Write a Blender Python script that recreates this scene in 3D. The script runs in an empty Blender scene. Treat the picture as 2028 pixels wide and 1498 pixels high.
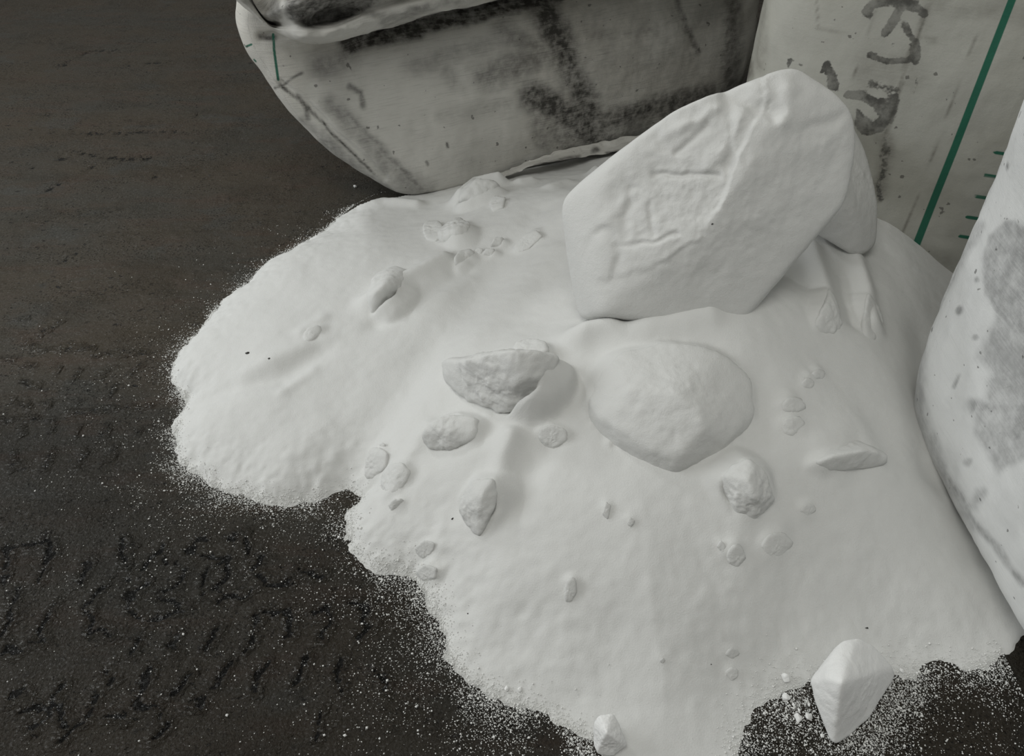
import bpy, bmesh, math, random
import numpy as np
from mathutils import Vector, Matrix

# ------------------------------------------------------------------ camera, sky, lights, exposure
W, H, F = 2028.0, 1498.0, 1540.0          # frame and focal length in pixels
PITCH = math.radians(45.0)
CZ = 1.0                                  # camera height (m)
SC = bpy.context.scene
COL = SC.collection
cam_d = bpy.data.cameras.new('camera')
cam = bpy.data.objects.new('camera', cam_d)
COL.objects.link(cam)
cam.location = (0, 0, CZ)
cam.rotation_euler = (math.pi / 2 - PITCH, 0, 0)
cam_d.sensor_fit = 'HORIZONTAL'
cam_d.sensor_width = 36.0
cam_d.lens = 36.0 * F / W
cam_d.clip_start = 0.02
SC.camera = cam

world = bpy.data.worlds.new('world')
SC.world = world
world.use_nodes = True
bgn = world.node_tree.nodes['Background']
# hall light: bright on the open left side, dim towards the stacked bags on the right
wnt = world.node_tree
wtc = wnt.nodes.new('ShaderNodeTexCoord')
wdot = wnt.nodes.new('ShaderNodeVectorMath')
wdot.operation = 'DOT_PRODUCT'
wdot.inputs[1].default_value = (-0.80, 0.12, 0.58)
wnt.links.new(wtc.outputs['Generated'], wdot.inputs[0])
wmr = wnt.nodes.new('ShaderNodeMapRange')
for k_, v_ in (('From Min', -0.5), ('From Max', 1.0), ('To Min', 0.14), ('To Max', 0.34)):
    wmr.inputs[k_].default_value = v_
wnt.links.new(wdot.outputs['Value'], wmr.inputs['Value'])
wnt.links.new(wmr.outputs[0], bgn.inputs[1])
bgn.inputs[0].default_value = (1.0, 1.0, 0.95, 1)


def area(name, loc, target, size, size_y, power, color):
    d = bpy.data.lights.new(name, 'AREA')
    d.shape = 'RECTANGLE'
    d.size, d.size_y = size, size_y
    d.energy = power
    d.color = color
    o = bpy.data.objects.new(name, d)
    COL.objects.link(o)
    o.location = loc
    o.rotation_euler = (Vector(target) - Vector(loc)).to_track_quat('-Z', 'Y').to_euler()
    return o


area('door_daylight', (-2.3, 0.95, 1.15), (0.0, 1.0, 0.05), 1.5, 1.1, 26, (0.95, 0.985, 1.0))
area('roof_light', (-0.4, 0.0, 2.8), (0.3, 1.3, 0.25), 1.4, 1.0, 27, (1.0, 1.0, 0.95))
area('bright_window', (-2.0, 2.95, 2.25), (-0.4, 1.0, 0.0), 0.42, 0.26, 18, (0.97, 1.0, 1.0))

SC.view_settings.view_transform = 'Standard'
SC.view_settings.look = 'None'
SC.view_settings.exposure = -0.12
SC.view_settings.gamma = 1.0
SC.view_settings.use_curve_mapping = False

# ------------------------------------------------------------------ projection helpers
c_, s_ = math.cos(PITCH), math.sin(PITCH)


def ray(px, py):
    a, v = (px - W / 2) / F, -(py - H / 2) / F
    return np.array([a, c_ + v * s_, -s_ + v * c_])


def at_z(px, py, z):
    d = ray(px, py)
    return np.array([0, 0, CZ]) + d * ((z - CZ) / d[2])


def at_y(px, py, y):
    d = ray(px, py)
    return np.array([0, 0, CZ]) + d * (y / d[1])


def at_plane(px, py, p, n):
    d, o = ray(px, py), np.array([0, 0, CZ])
    return o + d * (np.dot(n, p - o) / np.dot(n, d))


def proj(P):
    P = np.asarray(P, float)
    y, z = P[..., 1], P[..., 2] - CZ
    dep = np.maximum(y * c_ - z * s_, 1e-3)
    return W / 2 + F * P[..., 0] / dep, H / 2 - F * (y * s_ + z * c_) / dep, dep


# ------------------------------------------------------------------ noise
def _hash(i, j, k, seed):
    h = (i * 374761393 + j * 668265263 + k * 2147483647 + seed * 1274126177) & 0xffffffff
    h = ((h ^ (h >> 13)) * 1274126177) & 0xffffffff
    h = ((h ^ (h >> 16)) * 2246822519) & 0xffffffff
    return ((h ^ (h >> 15)) & 0xffffff) / float(0xffffff) * 2 - 1


def vnoise(P, seed=0):
    P = np.asarray(P, float)
    i = np.floor(P).astype(np.int64)
    f = P - i
    f = f * f * f * (f * (f * 6 - 15) + 10)
    r = 0
    for a in (0, 1):
        wa = f[..., 0] if a else 1 - f[..., 0]
        for b in (0, 1):
            wb = f[..., 1] if b else 1 - f[..., 1]
            for c in (0, 1):
                wc = f[..., 2] if c else 1 - f[..., 2]
                r = r + wa * wb * wc * _hash(i[..., 0] + a, i[..., 1] + b, i[..., 2] + c, seed)
    return r


def fbm(P, scale, octv=4, seed=0, gain=0.5):
    P = np.asarray(P, float) * scale
    r, a = 0, 1.0
    for o in range(octv):
        r = r + a * vnoise(P + 17.3 * o, seed + o)
        P, a = P * 2.03, a * gain
    return r


def xyz(x, y):
    return np.stack([x, y, np.zeros_like(x)], -1)


def sstep(a, b, x):
    t = np.clip((x - a) / (b - a), 0, 1)
    return t * t * (3 - 2 * t)


def seg_dist(x, y, pts):
    best = np.full(np.shape(x), 1e9)
    pts = [tuple(p) for p in pts]
    if len(pts) == 1:
        return np.hypot(x - pts[0][0], y - pts[0][1])
    for (ax, ay), (bx, by) in zip(pts[:-1], pts[1:]):
        dx, dy = bx - ax, by - ay
        t = np.clip(((x - ax) * dx + (y - ay) * dy) / (dx * dx + dy * dy + 1e-12), 0, 1)
        best = np.minimum(best, np.hypot(x - ax - t * dx, y - ay - t * dy))
    return best


def inside(x, y, poly):
    r = np.zeros(np.shape(x), bool)
    n = len(poly)
    for i in range(n):
        (ax, ay), (bx, by) = poly[i], poly[(i + 1) % n]
        if ay == by:
            continue
        r ^= ((ay > y) != (by > y)) & (x < (bx - ax) * (y - ay) / (by - ay) + ax)
    return r


def catmull(K, n):
    """resample control points K (m, ...) to n points along a Catmull-Rom spline"""
    K = np.asarray(K, float)
    m = len(K)
    t = np.linspace(0, m - 1, n)
    i = np.clip(np.floor(t).astype(int), 0, m - 2)
    f = (t - i).reshape((-1,) + (1,) * (K.ndim - 1))
    p0, p1, p2, p3 = K[np.maximum(i - 1, 0)], K[i], K[i + 1], K[np.minimum(i + 2, m - 1)]
    return 0.5 * (2 * p1 + (p2 - p0) * f + (2 * p0 - 5 * p1 + 4 * p2 - p3) * f ** 2 + (3 * p1 - p0 - 3 * p2 + p3) * f ** 3)


# ------------------------------------------------------------------ mesh helpers
def mesh_obj(name, V, Fc, mat, parent=None, smooth=True):
    V = np.asarray(V, float)
    me = bpy.data.meshes.new(name)
    Fc = np.asarray(Fc)
    k = Fc.shape[1]
    me.vertices.add(len(V))
    me.vertices.foreach_set('co', V.astype(np.float32).ravel())
    me.loops.add(Fc.size)
    me.loops.foreach_set('vertex_index', Fc.astype(np.int32).ravel())
    me.polygons.add(len(Fc))
    me.polygons.foreach_set('loop_start', np.arange(0, Fc.size, k, dtype=np.int32))
    me.polygons.foreach_set('loop_total', np.full(len(Fc), k, np.int32))
    me.update(calc_edges=True)
    me.validate()
    if smooth:
        me.polygons.foreach_set('use_smooth', np.ones(len(me.polygons), bool))
    me.materials.append(mat)
    o = bpy.data.objects.new(name, me)
    COL.objects.link(o)
    if parent:
        o.parent = parent
    return o


def attr(o, name, vals):
    a = o.data.attributes.new(name, 'FLOAT', 'POINT')
    a.data.foreach_set('value', np.asarray(vals, np.float32).ravel())


def grid_faces(nu, nv, wrap=False):
    """vertices laid out [v][u]"""
    u = np.arange(nu if wrap else nu - 1)
    v = np.arange(nv - 1)
    U, Vv = np.meshgrid(u, v)
    U, Vv = U.ravel(), Vv.ravel()
    U1 = (U + 1) % nu
    return np.stack([Vv * nu + U, Vv * nu + U1, (Vv + 1) * nu + U1, (Vv + 1) * nu + U], 1)


def tag(o, label=None, cat=None, group=None, kind=None):
    if label:
        o['label'] = label
    if cat:
        o['category'] = cat
    if group:
        o['group'] = group
    if kind:
        o['kind'] = kind
    return o


def empty(name, loc=(0, 0, 0)):
    o = bpy.data.objects.new(name, None)
    COL.objects.link(o)
    o.location = loc
    return o


# ------------------------------------------------------------------ materials
def new_mat(name):
    m = bpy.data.materials.new(name)
    m.use_nodes = True
    nt = m.node_tree
    b = nt.nodes['Principled BSDF']
    return m, nt, b


def node(nt, typ, **kw):
    n = nt.nodes.new(typ)
    for k, v in kw.items():
        if isinstance(k, str) and hasattr(n, k):
            setattr(n, k, v)
    return n


def noise(nt, vec, scale, detail=4.0, rough=0.55, vscale=None):
    if vscale is not None:
        mp = node(nt, 'ShaderNodeMapping')
        mp.inputs['Scale'].default_value = vscale
        nt.links.new(vec, mp.inputs['Vector'])
        vec = mp.outputs[0]
    n = node(nt, 'ShaderNodeTexNoise')
    n.inputs['Scale'].default_value = scale
    n.inputs['Detail'].default_value = detail
    n.inputs['Roughness'].default_value = rough
    nt.links.new(vec, n.inputs['Vector'])
    return n.outputs['Fac']


def math_n(nt, op, a, b=None, clamp=False):
    n = node(nt, 'ShaderNodeMath', operation=op)
    n.use_clamp = clamp
    for i, v in enumerate((a, b)):
        if v is None:
            continue
        if isinstance(v, (int, float)):
            n.inputs[i].default_value = v
        else:
            nt.links.new(v, n.inputs[i])
    return n.outputs[0]


def ramp(nt, fac, lo, hi, a=0.0, b=1.0):
    n = node(nt, 'ShaderNodeMapRange', interpolation_type='SMOOTHSTEP')
    n.inputs['From Min'].default_value = lo
    n.inputs['From Max'].default_value = hi
    n.inputs['To Min'].default_value = a
    n.inputs['To Max'].default_value = b
    nt.links.new(fac, n.inputs['Value'])
    return n.outputs[0]


def mix(nt, fac, a, b):
    n = node(nt, 'ShaderNodeMix', data_type='RGBA')
    if isinstance(fac, (int, float)):
        n.inputs[0].default_value = fac
    else:
        nt.links.new(fac, n.inputs[0])
    for i, v in ((6, a), (7, b)):
        if isinstance(v, tuple):
            n.inputs[i].default_value = v + (1,)
        else:
            nt.links.new(v, n.inputs[i])
    return n.outputs[2]


def bump(nt, h, strength, dist, normal=None):
    n = node(nt, 'ShaderNodeBump')
    n.inputs['Strength'].default_value = strength
    n.inputs['Distance'].default_value = dist
    nt.links.new(h, n.inputs['Height'])
    if normal is not None:
        nt.links.new(normal, n.inputs['Normal'])
    return n.outputs[0]


def coords(nt):
    return node(nt, 'ShaderNodeTexCoord').outputs['Object']


def attribute(nt, name):
    return node(nt, 'ShaderNodeAttribute', attribute_name=name).outputs['Fac']


def powder_mat(name, col, lumpy=0.5):
    m, nt, b = new_mat(name)
    co = coords(nt)
    fine = noise(nt, co, 520, 3, 0.6)
    mid = noise(nt, co, 90, 4, 0.6)
    tint = noise(nt, co, 9, 3, 0.5)
    nt.links.new(mix(nt, tint, tuple(c * 0.97 for c in col), col), b.inputs['Base Color'])
    b.inputs['Roughness'].default_value = 0.85
    b.inputs['Specular IOR Level'].default_value = 0.15
    n1 = bump(nt, mid, lumpy, 0.002)
    nt.links.new(bump(nt, fine, 0.5, 0.0010, n1), b.inputs['Normal'])
    return m


M_POWDER = powder_mat('white_powder', (0.645, 0.645, 0.63), 0.10)
M_LUMP = powder_mat('caked_powder', (0.635, 0.635, 0.62), 0.45)
M_ROCK = powder_mat('fresh_white_lump', (0.82, 0.82, 0.81), 0.35)
M_GRAIN, _nt, _b = new_mat('loose_grain')
_b.inputs['Base Color'].default_value = (0.78, 0.78, 0.76, 1)
_b.inputs['Roughness'].default_value = 0.6
M_SPECK, _nt, _b = new_mat('dark_speck')
_b.inputs['Base Color'].default_value = (0.03, 0.028, 0.025, 1)
_b.inputs['Roughness'].default_value = 0.7


def floor_mat():
    m, nt, b = new_mat('grimy_floor')
    co = coords(nt)
    big = noise(nt, co, 2.2, 5, 0.6, (1, 1.9, 1))
    streak = noise(nt, co, 9, 5, 0.6, (0.55, 2.4, 1))
    med = noise(nt, co, 46, 5, 0.65)
    fine = noise(nt, co, 230, 4, 0.65)
    grain = noise(nt, co, 620, 2, 0.6)
    brk = math_n(nt, 'ADD', math_n(nt, 'MULTIPLY', math_n(nt, 'SUBTRACT', noise(nt, co, 130, 4, 0.7, (1, 1.4, 1)), 0.5), 1.6), math_n(nt, 'MULTIPLY', math_n(nt, 'SUBTRACT', noise(nt, co, 420, 2, 0.6), 0.5), 0.9))
    groove = ramp(nt, math_n(nt, 'ADD', attribute(nt, 'groove'), brk), 0.42, 0.66)
    relief = attribute(nt, 'relief')
    near_dark = attribute(nt, 'near_dark')
    c1 = mix(nt, ramp(nt, big, 0.35, 0.68), (0.047, 0.038, 0.027), (0.041, 0.038, 0.031))
    c2 = mix(nt, ramp(nt, streak, 0.48, 0.72), c1, (0.050, 0.037, 0.027))
    c3 = mix(nt, ramp(nt, med, 0.56, 0.74, 0, 0.6), c2, (0.014, 0.013, 0.0115))
    c3b = mix(nt, ramp(nt, noise(nt, co, 5.5, 4, 0.6, (1, 1.6, 1)), 0.57, 0.66, 0, 0.5), c3, (0.046, 0.046, 0.041))
    pit = math_n(nt, 'MULTIPLY', ramp(nt, fine, 0.58, 0.66), ramp(nt, noise(nt, co, 7, 4, 0.6, (0.8, 1.8, 1)), 0.42, 0.62, 0.15, 0.85))
    hole = math_n(nt, 'MULTIPLY', ramp(nt, noise(nt, co, 62, 3, 0.55, (0.8, 1.5, 1)), 0.64, 0.70), ramp(nt, noise(nt, co, 5, 3, 0.6, (0.7, 1.8, 1)), 0.45, 0.60))
    pit = math_n(nt, 'MAXIMUM', pit, hole)
    c3b = mix(nt, pit, c3b, (0.012, 0.011, 0.010))
    c3b = mix(nt, math_n(nt, 'MULTIPLY', near_dark, 0.55), c3b, (0.0065, 0.0058, 0.0048))
    c4 = mix(nt, math_n(nt, 'MULTIPLY', groove, 0.9, True), c3b, (0.005, 0.0048, 0.0045))
    nt.links.new(c4, b.inputs['Base Color'])
    # the churned marks are wet and glossy, the flat floor between them dull
    slick = math_n(nt, 'MULTIPLY', math_n(nt, 'ADD', math_n(nt, 'MULTIPLY', relief, 0.9), 0.34), ramp(nt, noise(nt, co, 190, 3, 0.6, (1, 1.5, 1)), 0.54, 0.62), True)
    nt.links.new(ramp(nt, slick, 0.0, 1.0, 0.50, 0.09), b.inputs['Roughness'])
    nt.links.new(ramp(nt, slick, 0.0, 1.0, 0.12, 0.75), b.inputs['Specular IOR Level'])
    hgt = math_n(nt, 'ADD', math_n(nt, 'MULTIPLY', fine, 0.6), med)
    calm = math_n(nt, 'ADD', math_n(nt, 'MULTIPLY', relief, 0.30), ramp(nt, noise(nt, co, 6, 4, 0.65, (0.8, 1.7, 1)), 0.45, 0.68, 0.12, 0.5))
    n1 = bump(nt, math_n(nt, 'SUBTRACT', math_n(nt, 'MULTIPLY', hgt, calm), math_n(nt, 'MULTIPLY', pit, 0.22)), 1.0, 0.010)
    rough_h = math_n(nt, 'MULTIPLY', noise(nt, co, 150, 3, 0.7, (1, 1.3, 1)), math_n(nt, 'ADD', relief, groove))
    n2 = bump(nt, math_n(nt, 'SUBTRACT', rough_h, math_n(nt, 'MULTIPLY', groove, 0.5)), 0.9, 0.004, n1)
    grit = math_n(nt, 'MULTIPLY', noise(nt, co, 260, 2, 0.6), math_n(nt, 'ADD', math_n(nt, 'MULTIPLY', relief, 0.12), math_n(nt, 'ADD', math_n(nt, 'MULTIPLY', near_dark, 0.16), 0.10)))
    n2 = bump(nt, grit, 1.0, 0.009, n2)
    nt.links.new(bump(nt, grain, 0.5, 0.0008, n2), b.inputs['Normal'])
    return m


M_FLOOR = floor_mat()


def cloth_mat(name, base, dirt_shade_col, grime=0.35, weave=0.5, warm=(0.45, 0.40, 0.32), streaks=0.20):
    m, nt, b = new_mat(name)
    uv = node(nt, 'ShaderNodeUVMap').outputs[0]
    co = coords(nt)
    dirt_shade = attribute(nt, 'dirt_shade')
    ink = attribute(nt, 'ink')
    green = attribute(nt, 'green')
    thread = noise(nt, uv, 14, 4, 0.6, (1.2, 26, 1))
    thread2 = noise(nt, uv, 20, 3, 0.6, (22, 1.5, 1))
    blot = noise(nt, co, 11, 6, 0.62)
    blot2 = noise(nt, co, 60, 4, 0.65)
    big = noise(nt, co, 3.0, 4, 0.55)
    g = math_n(nt, 'MULTIPLY', ramp(nt, blot, 0.42, 0.75), grime)
    col = mix(nt, g, base, dirt_shade_col)
    col = mix(nt, ramp(nt, big, 0.45, 0.7, 0, 0.22), col, warm)
    col = mix(nt, ramp(nt, thread, 0.50, 0.72, 0, streaks), col, dirt_shade_col)
    d = math_n(nt, 'MULTIPLY', dirt_shade, ramp(nt, math_n(nt, 'ADD', math_n(nt, 'MULTIPLY', blot2, 0.5), math_n(nt, 'ADD', math_n(nt, 'MULTIPLY', thread, 0.22), math_n(nt, 'MULTIPLY', blot, 0.4))), 0.36, 0.74, 0.4, 1.25), True)
    col = mix(nt, d, col, dirt_shade_col)
    edge = math_n(nt, 'ADD', ink, math_n(nt, 'MULTIPLY', math_n(nt, 'SUBTRACT', blot2, 0.5), 0.9))
    edge = math_n(nt, 'ADD', edge, math_n(nt, 'MULTIPLY', math_n(nt, 'SUBTRACT', noise(nt, co, 220, 3, 0.6), 0.5), 0.5))
    worn = ramp(nt, noise(nt, co, 24, 5, 0.65), 0.36, 0.62, 0.45, 0.95)
    col = mix(nt, math_n(nt, 'MULTIPLY', ramp(nt, edge, 0.40, 0.66), worn), col, (0.07, 0.068, 0.062))
    gr = ramp(nt, green, 0.42, 0.58, 0, 0.95)
    col = mix(nt, gr, col, (0.006, 0.115, 0.07))
    specks = ramp(nt, noise(nt, co, 75, 2, 0.4), 0.72, 0.76, 0, 0.65)
    col = mix(nt, specks, col, (0.06, 0.055, 0.05))
    nt.links.new(col, b.inputs['Base Color'])
    b.inputs['Roughness'].default_value = 0.62
    b.inputs['Specular IOR Level'].default_value = 0.25
    w1 = node(nt, 'ShaderNodeTexWave', wave_type='BANDS', bands_direction='X')
    w2 = node(nt, 'ShaderNodeTexWave', wave_type='BANDS', bands_direction='Y')
    for w in (w1, w2):
        w.inputs['Scale'].default_value = 150
        w.inputs['Distortion'].default_value = 1.2
        nt.links.new(uv, w.inputs['Vector'])
    wv = math_n(nt, 'MULTIPLY', w1.outputs['Fac'], w2.outputs['Fac'])
    hh = math_n(nt, 'ADD', wv, math_n(nt, 'MULTIPLY', thread, 1.2))
    n1 = bump(nt, hh, weave, 0.0012)
    nt.links.new(bump(nt, blot, 0.25, 0.012, n1), b.inputs['Normal'])
    return m


M_BAG_OLD = cloth_mat('worn_woven_cloth', (0.62, 0.61, 0.575), (0.055, 0.052, 0.047), 0.13, 0.5)
M_BAG_STAND = cloth_mat('yellowed_woven_cloth', (0.425, 0.422, 0.385), (0.085, 0.077, 0.06), 0.14, 0.10, (0.44, 0.42, 0.33), 0.05)
M_BAG_SIDE = cloth_mat('scuffed_white_cloth', (0.765, 0.77, 0.765), (0.20, 0.20, 0.20), 0.14, 0.16, (0.6, 0.6, 0.58), 0.08)


# ------------------------------------------------------------------ floor
def axis(segs):
    out = []
    for a, b, st in segs:
        n = max(1, int(round((b - a) / st)))
        out += list(a + (b - a) * np.arange(n) / n)
    out.append(segs[-1][1])
    return np.array(out)


fx = axis([(-6, -2.2, 0.3), (-2.2, -1.3, 0.012), (-1.3, 0.3, 0.0045), (0.3, 1.1, 0.008), (1.1, 6, 0.4)])
fy = axis([(-3, 0.25, 0.25), (0.25, 1.35, 0.0045), (1.35, 2.0, 0.009), (2.0, 3.2, 0.014), (3.2, 8, 0.4)])
FX, FY = np.meshgrid(fx, fy)
P = xyz(FX, FY)
fz = 0.0016 * fbm(P, 4, 3, 3) + 0.0010 * fbm(P, 26, 3, 5)
# tyre tread marks pressed into the grime; each list is one mark, in a 2028-wide crop of the lower left of the photograph
k3 = 900 / 2028.0
TREAD = [
    [(20, 190), (30, 260), (5, 340)], [(40, 205), (180, 175), (220, 150), (222, 250), (150, 350)], [(395, 245), (345, 345)],
    [(540, 150), (548, 290)], [(720, 185), (655, 250), (600, 330), (570, 330)], [(935, 150), (880, 165), (840, 210)],
    [(745, 230), (830, 290), (790, 350), (715, 400)], [(900, 225), (1020, 235), (950, 270), (900, 330), (905, 395)],
    [(1010, 150), (1080, 160), (1110, 230), (1100, 300)], [(1010, 250), (1020, 320), (960, 360), (985, 405)], [(1180, 220), (1140, 290), (1165, 350)],
    [(1330, 290), (1390, 330), (1430, 310)], [(1165, 355), (1250, 355), (1290, 340)], [(970, 415), (1060, 405), (1140, 375)],
    [(70, 370), (45, 450), (30, 520), (5, 580)], [(260, 430), (200, 520), (180, 580), (205, 605)], [(455, 370), (420, 430), (385, 470), (390, 540), (410, 565)],
    [(590, 400), (585, 470), (610, 500), (700, 500), (840, 460)], [(650, 340), (600, 380), (560, 420)], [(720, 430), (790, 450)],
    [(5, 655), (85, 668)], [(120, 620), (180, 610)], [(440, 555), (490, 585)], [(610, 590), (590, 650)], [(790, 580), (770, 640)],
    [(975, 555), (925, 635)], [(1130, 490), (1135, 560), (1100, 630)], [(1170, 480), (1290, 470), (1300, 570), (1260, 610)],
    [(1390, 465), (1460, 460), (1465, 540), (1430, 600)], [(1550, 450), (1620, 445), (1645, 540), (1615, 580)],
    [(480, 735), (490, 775), (465, 800)], [(660, 730), (640, 800), (620, 850), (590, 900)], [(840, 735), (815, 790), (770, 850)], [(1020, 705), (960, 810)],
    [(1190, 715), (1140, 770), (1140, 820)], [(1355, 690), (1310, 800)], [(1520, 690), (1490, 760), (1530, 830)], [(1690, 740), (1720, 830)],
    [(40, 865), (110, 835)], [(95, 920), (200, 900), (215, 950), (115, 995)], [(275, 815), (240, 880), (270, 950), (290, 970)],
    [(410, 855), (405, 930), (330, 980), (280, 1040)], [(600, 880), (700, 895), (705, 940)], [(730, 970), (690, 1030)], [(490, 935), (560, 940)],
    [(1440, 940), (1410, 1020)], [(860, 880), (920, 880)],
]
groove = np.zeros_like(FX)
relief = np.zeros_like(FX)
wig = 0.006 * fbm(P, 55, 3, 9)
wig2 = 0.006 * fbm(P, 55, 3, 29)
rag = 0.5 + 0.7 * fbm(P, 90, 3, 77)


def floor_pts(pts, f):
    return [at_z(*f(x, y), 0)[:2] for x, y in pts]


for pts in TREAD:
    q = floor_pts(pts, lambda x, y: (x * k3, 1000 + y * k3))
    d = seg_dist(FX + wig, FY + wig2, q)
    groove = np.maximum(groove, np.clip(sstep(0.0065, 0.0015, d) * np.clip(rag + 0.55, 0, 1), 0, 1))
    relief = np.maximum(relief, sstep(0.018, 0.004, d) * 0.8)
# the older, glossier marks at the left (a 1498-pixel crop) and the drag scratches further back (a 1748-wide crop)
GLOSS = [
    [(85, 905), (60, 1000)], [(300, 890), (265, 990)], [(495, 880), (460, 980)], [(680, 865), (640, 945)], [(130, 730), (120, 790)],
    [(290, 700), (290, 760)], [(470, 740), (440, 790)], [(640, 730), (590, 785)], [(810, 760), (800, 775)], [(70, 580), (170, 610)],
    [(270, 590), (300, 600)], [(450, 590), (470, 590)], [(680, 490), (640, 550)], [(325, 380), (325, 410)], [(480, 390), (420, 440)],
    [(660, 375), (585, 430)], [(830, 370), (780, 415)], [(130, 470), (230, 490)], [(20, 330), (90, 330)], [(150, 380), (180, 370)],
    [(380, 655), (560, 640), (720, 630), (870, 620)], [(0, 690), (140, 690), (220, 680)], [(190, 270), (350, 270), (540, 270)],
    [(560, 300), (720, 295), (870, 290)], [(240, 180), (350, 110)], [(150, 240), (190, 240)], [(120, 100), (160, 90)],
    [(720, 1380), (780, 1440)], [(1130, 1440), (1240, 1390)], [(1340, 1400), (1440, 1380)], [(270, 1380), (300, 1480)], [(20, 1470), (250, 1440)],
]
SCR = [
    ([(275, 335), (380, 285), (440, 255), (560, 240)], 1.0), ([(600, 215), (740, 195)], 0.4), ([(730, 315), (850, 300)], 0.7), ([(360, 665), (400, 660), (470, 660), (760, 650), (940, 655)], 0.7),
    ([(330, 745), (470, 765), (640, 785), (740, 780)], 0.9), ([(290, 785), (330, 785)], 0.8), ([(780, 770), (990, 745)], 0.2), ([(230, 940), (300, 910)], 0.9),
    ([(0, 760), (120, 720), (320, 700)], 0.3), ([(380, 370)], 1.0), ([(630, 320)], 0.9), ([(540, 385)], 0.9), ([(450, 380)], 0.6), ([(770, 880)], 0.9), ([(680, 865)], 0.7),
    ([(440, 850), (470, 815)], 0.6), ([(960, 570)], 0.8), ([(330, 545)], 0.7), ([(240, 570)], 0.7), ([(150, 830)], 0.7), ([(440, 1370)], 0.8), ([(350, 1270), (300, 1300)], 0.7), ([(130, 1290), (180, 1300)], 0.7),
    ([(0, 1225), (200, 1220), (400, 1225)], 0.5),
]
for pts in GLOSS:
    q = floor_pts(pts, lambda x, y: (x / 2.996, 600 + y / 2.996))
    d = seg_dist(FX + wig, FY + wig2, q)
    relief = np.maximum(relief, sstep(0.013, 0.002, d))
    groove = np.maximum(groove, 0.62 * sstep(0.007, 0.0015, d) * np.clip(rag + 0.2, 0, 1))
for pts, a in SCR:
    q = floor_pts(pts, lambda x, y: (x * 0.4005, y * 0.4005))
    d = seg_dist(FX + 1.5 * wig, FY + wig2, q)
    groove = np.maximum(groove, a * sstep(0.017, 0.004, d) * np.clip(rag + 0.1, 0, 1))
q = floor_pts([(30, 300), (110, 285)], lambda x, y: (x, y))
groove = np.maximum(groove, 0.35 * sstep(0.06, 0.03, seg_dist(FX, (FY - q[0][1]) * 1.3 + q[0][1], q)))
fz = fz - 0.0035 * groove + 0.0006 * relief * fbm(P, 110, 3, 41) + 0.0002 * relief
floor = mesh_obj('floor', np.stack([FX, FY, fz], -1).reshape(-1, 3), grid_faces(len(fx), len(fy)), M_FLOOR)
attr(floor, 'groove', groove)
attr(floor, 'relief', relief)
# floor colour darkens towards the camera, where the tyres cross
attr(floor, 'near_dark', np.clip(sstep(1.25, 0.65, FY + 0.16 * fbm(P, 2.5, 3, 88) - 0.12 * FX), 0, 1))
tag(floor, 'dark grimy floor with tyre tread marks', None, None, 'structure')


# ------------------------------------------------------------------ bags
def paint(Pv, strokes):
    """strokes: (points in photograph pixels, radius, softness, amount); returns a value per vertex"""
    x, y, _ = proj(Pv)
    w = 5 * fbm(Pv, 30, 3, 91)
    w2 = 5 * fbm(Pv, 30, 3, 191)
    r = np.zeros(len(Pv))
    for pts, rad, soft, am in strokes:
        if rad == 'area':
            d = seg_dist(x + w, y + w2, pts + pts[:1])
            d = np.where(inside(x + w, y + w2, pts), -d, d)
            r = np.maximum(r, am * sstep(soft, -soft, d))
            continue
        k = min(1.0, 0.2 + rad / 12.0)               # thin lines stay straight, broad smears wander
        d = seg_dist(x + w * k, y + w2 * k, pts)
        r = np.maximum(r, am * sstep(rad + soft, rad - soft, d))
    return r


def paint_clean(Pv, strokes):
    x, y, _ = proj(Pv)
    r = np.zeros(len(Pv))
    for pts, rad in strokes:
        d = seg_dist(x, y, pts)
        r = np.maximum(r, np.clip(0.5 + (rad - d) / 14.0, 0, 1))
    return r


def loft_bag(rings, nu, nv, expo):
    """rings: list of four plan corners (front left, front right, back right, back left) with z; returns V, faces, u, v"""
    R = catmull(np.array(rings, float), nv)            # (nv, 4, 3)
    th = np.linspace(0, 2 * np.pi, 20001) - np.pi * 0.75
    cs, sn = np.cos(th), np.sin(th)
    r = (np.abs(cs) ** expo + np.abs(sn) ** expo) ** (-1 / expo)
    arc = np.concatenate([[0], np.cumsum(np.hypot(np.diff(cs * r), np.diff(sn * r)))])
    th = np.interp(np.linspace(0, arc[-1], nu, endpoint=False), arc, th)
    cs, sn = np.cos(th), np.sin(th)
    r = (np.abs(cs) ** expo + np.abs(sn) ** expo) ** (-1 / expo)
    s, t = (cs * r + 1) / 2, (sn * r + 1) / 2
    w = np.stack([(1 - s) * (1 - t), s * (1 - t), s * t, (1 - s) * t], -1)
    Vv = np.einsum('uk,vkc->vuc', w, R)
    return Vv


def close_caps(Vv):
    nv, nu, _ = Vv.shape
    V = Vv.reshape(-1, 3)
    Fc = grid_faces(nu, nv, True)
    b = V[:nu].mean(0)
    t = V[-nu:].mean(0)
    # closing rings that shrink to the centre keep every face a quad
    extra, faces = [], []
    base = len(V)
    for ring, cpt, off, flip in ((V[:nu], b, 0, True), (V[-nu:], t, (nv - 1) * nu, False)):
        prev = np.arange(nu) + off
        for k in (0.66, 0.33, 0.02):
            extra.append(cpt + (ring - cpt) * k)
            cur = np.arange(nu) + base
            base += nu
            a0, a1, c0, c1 = prev, np.roll(prev, -1), cur, np.roll(cur, -1)
            q = np.stack([a0, a1, c1, c0], 1)
            faces.append(q[:, ::-1] if flip else q)
            prev = cur
    return np.vstack([V] + extra), np.vstack([Fc] + faces)


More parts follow.
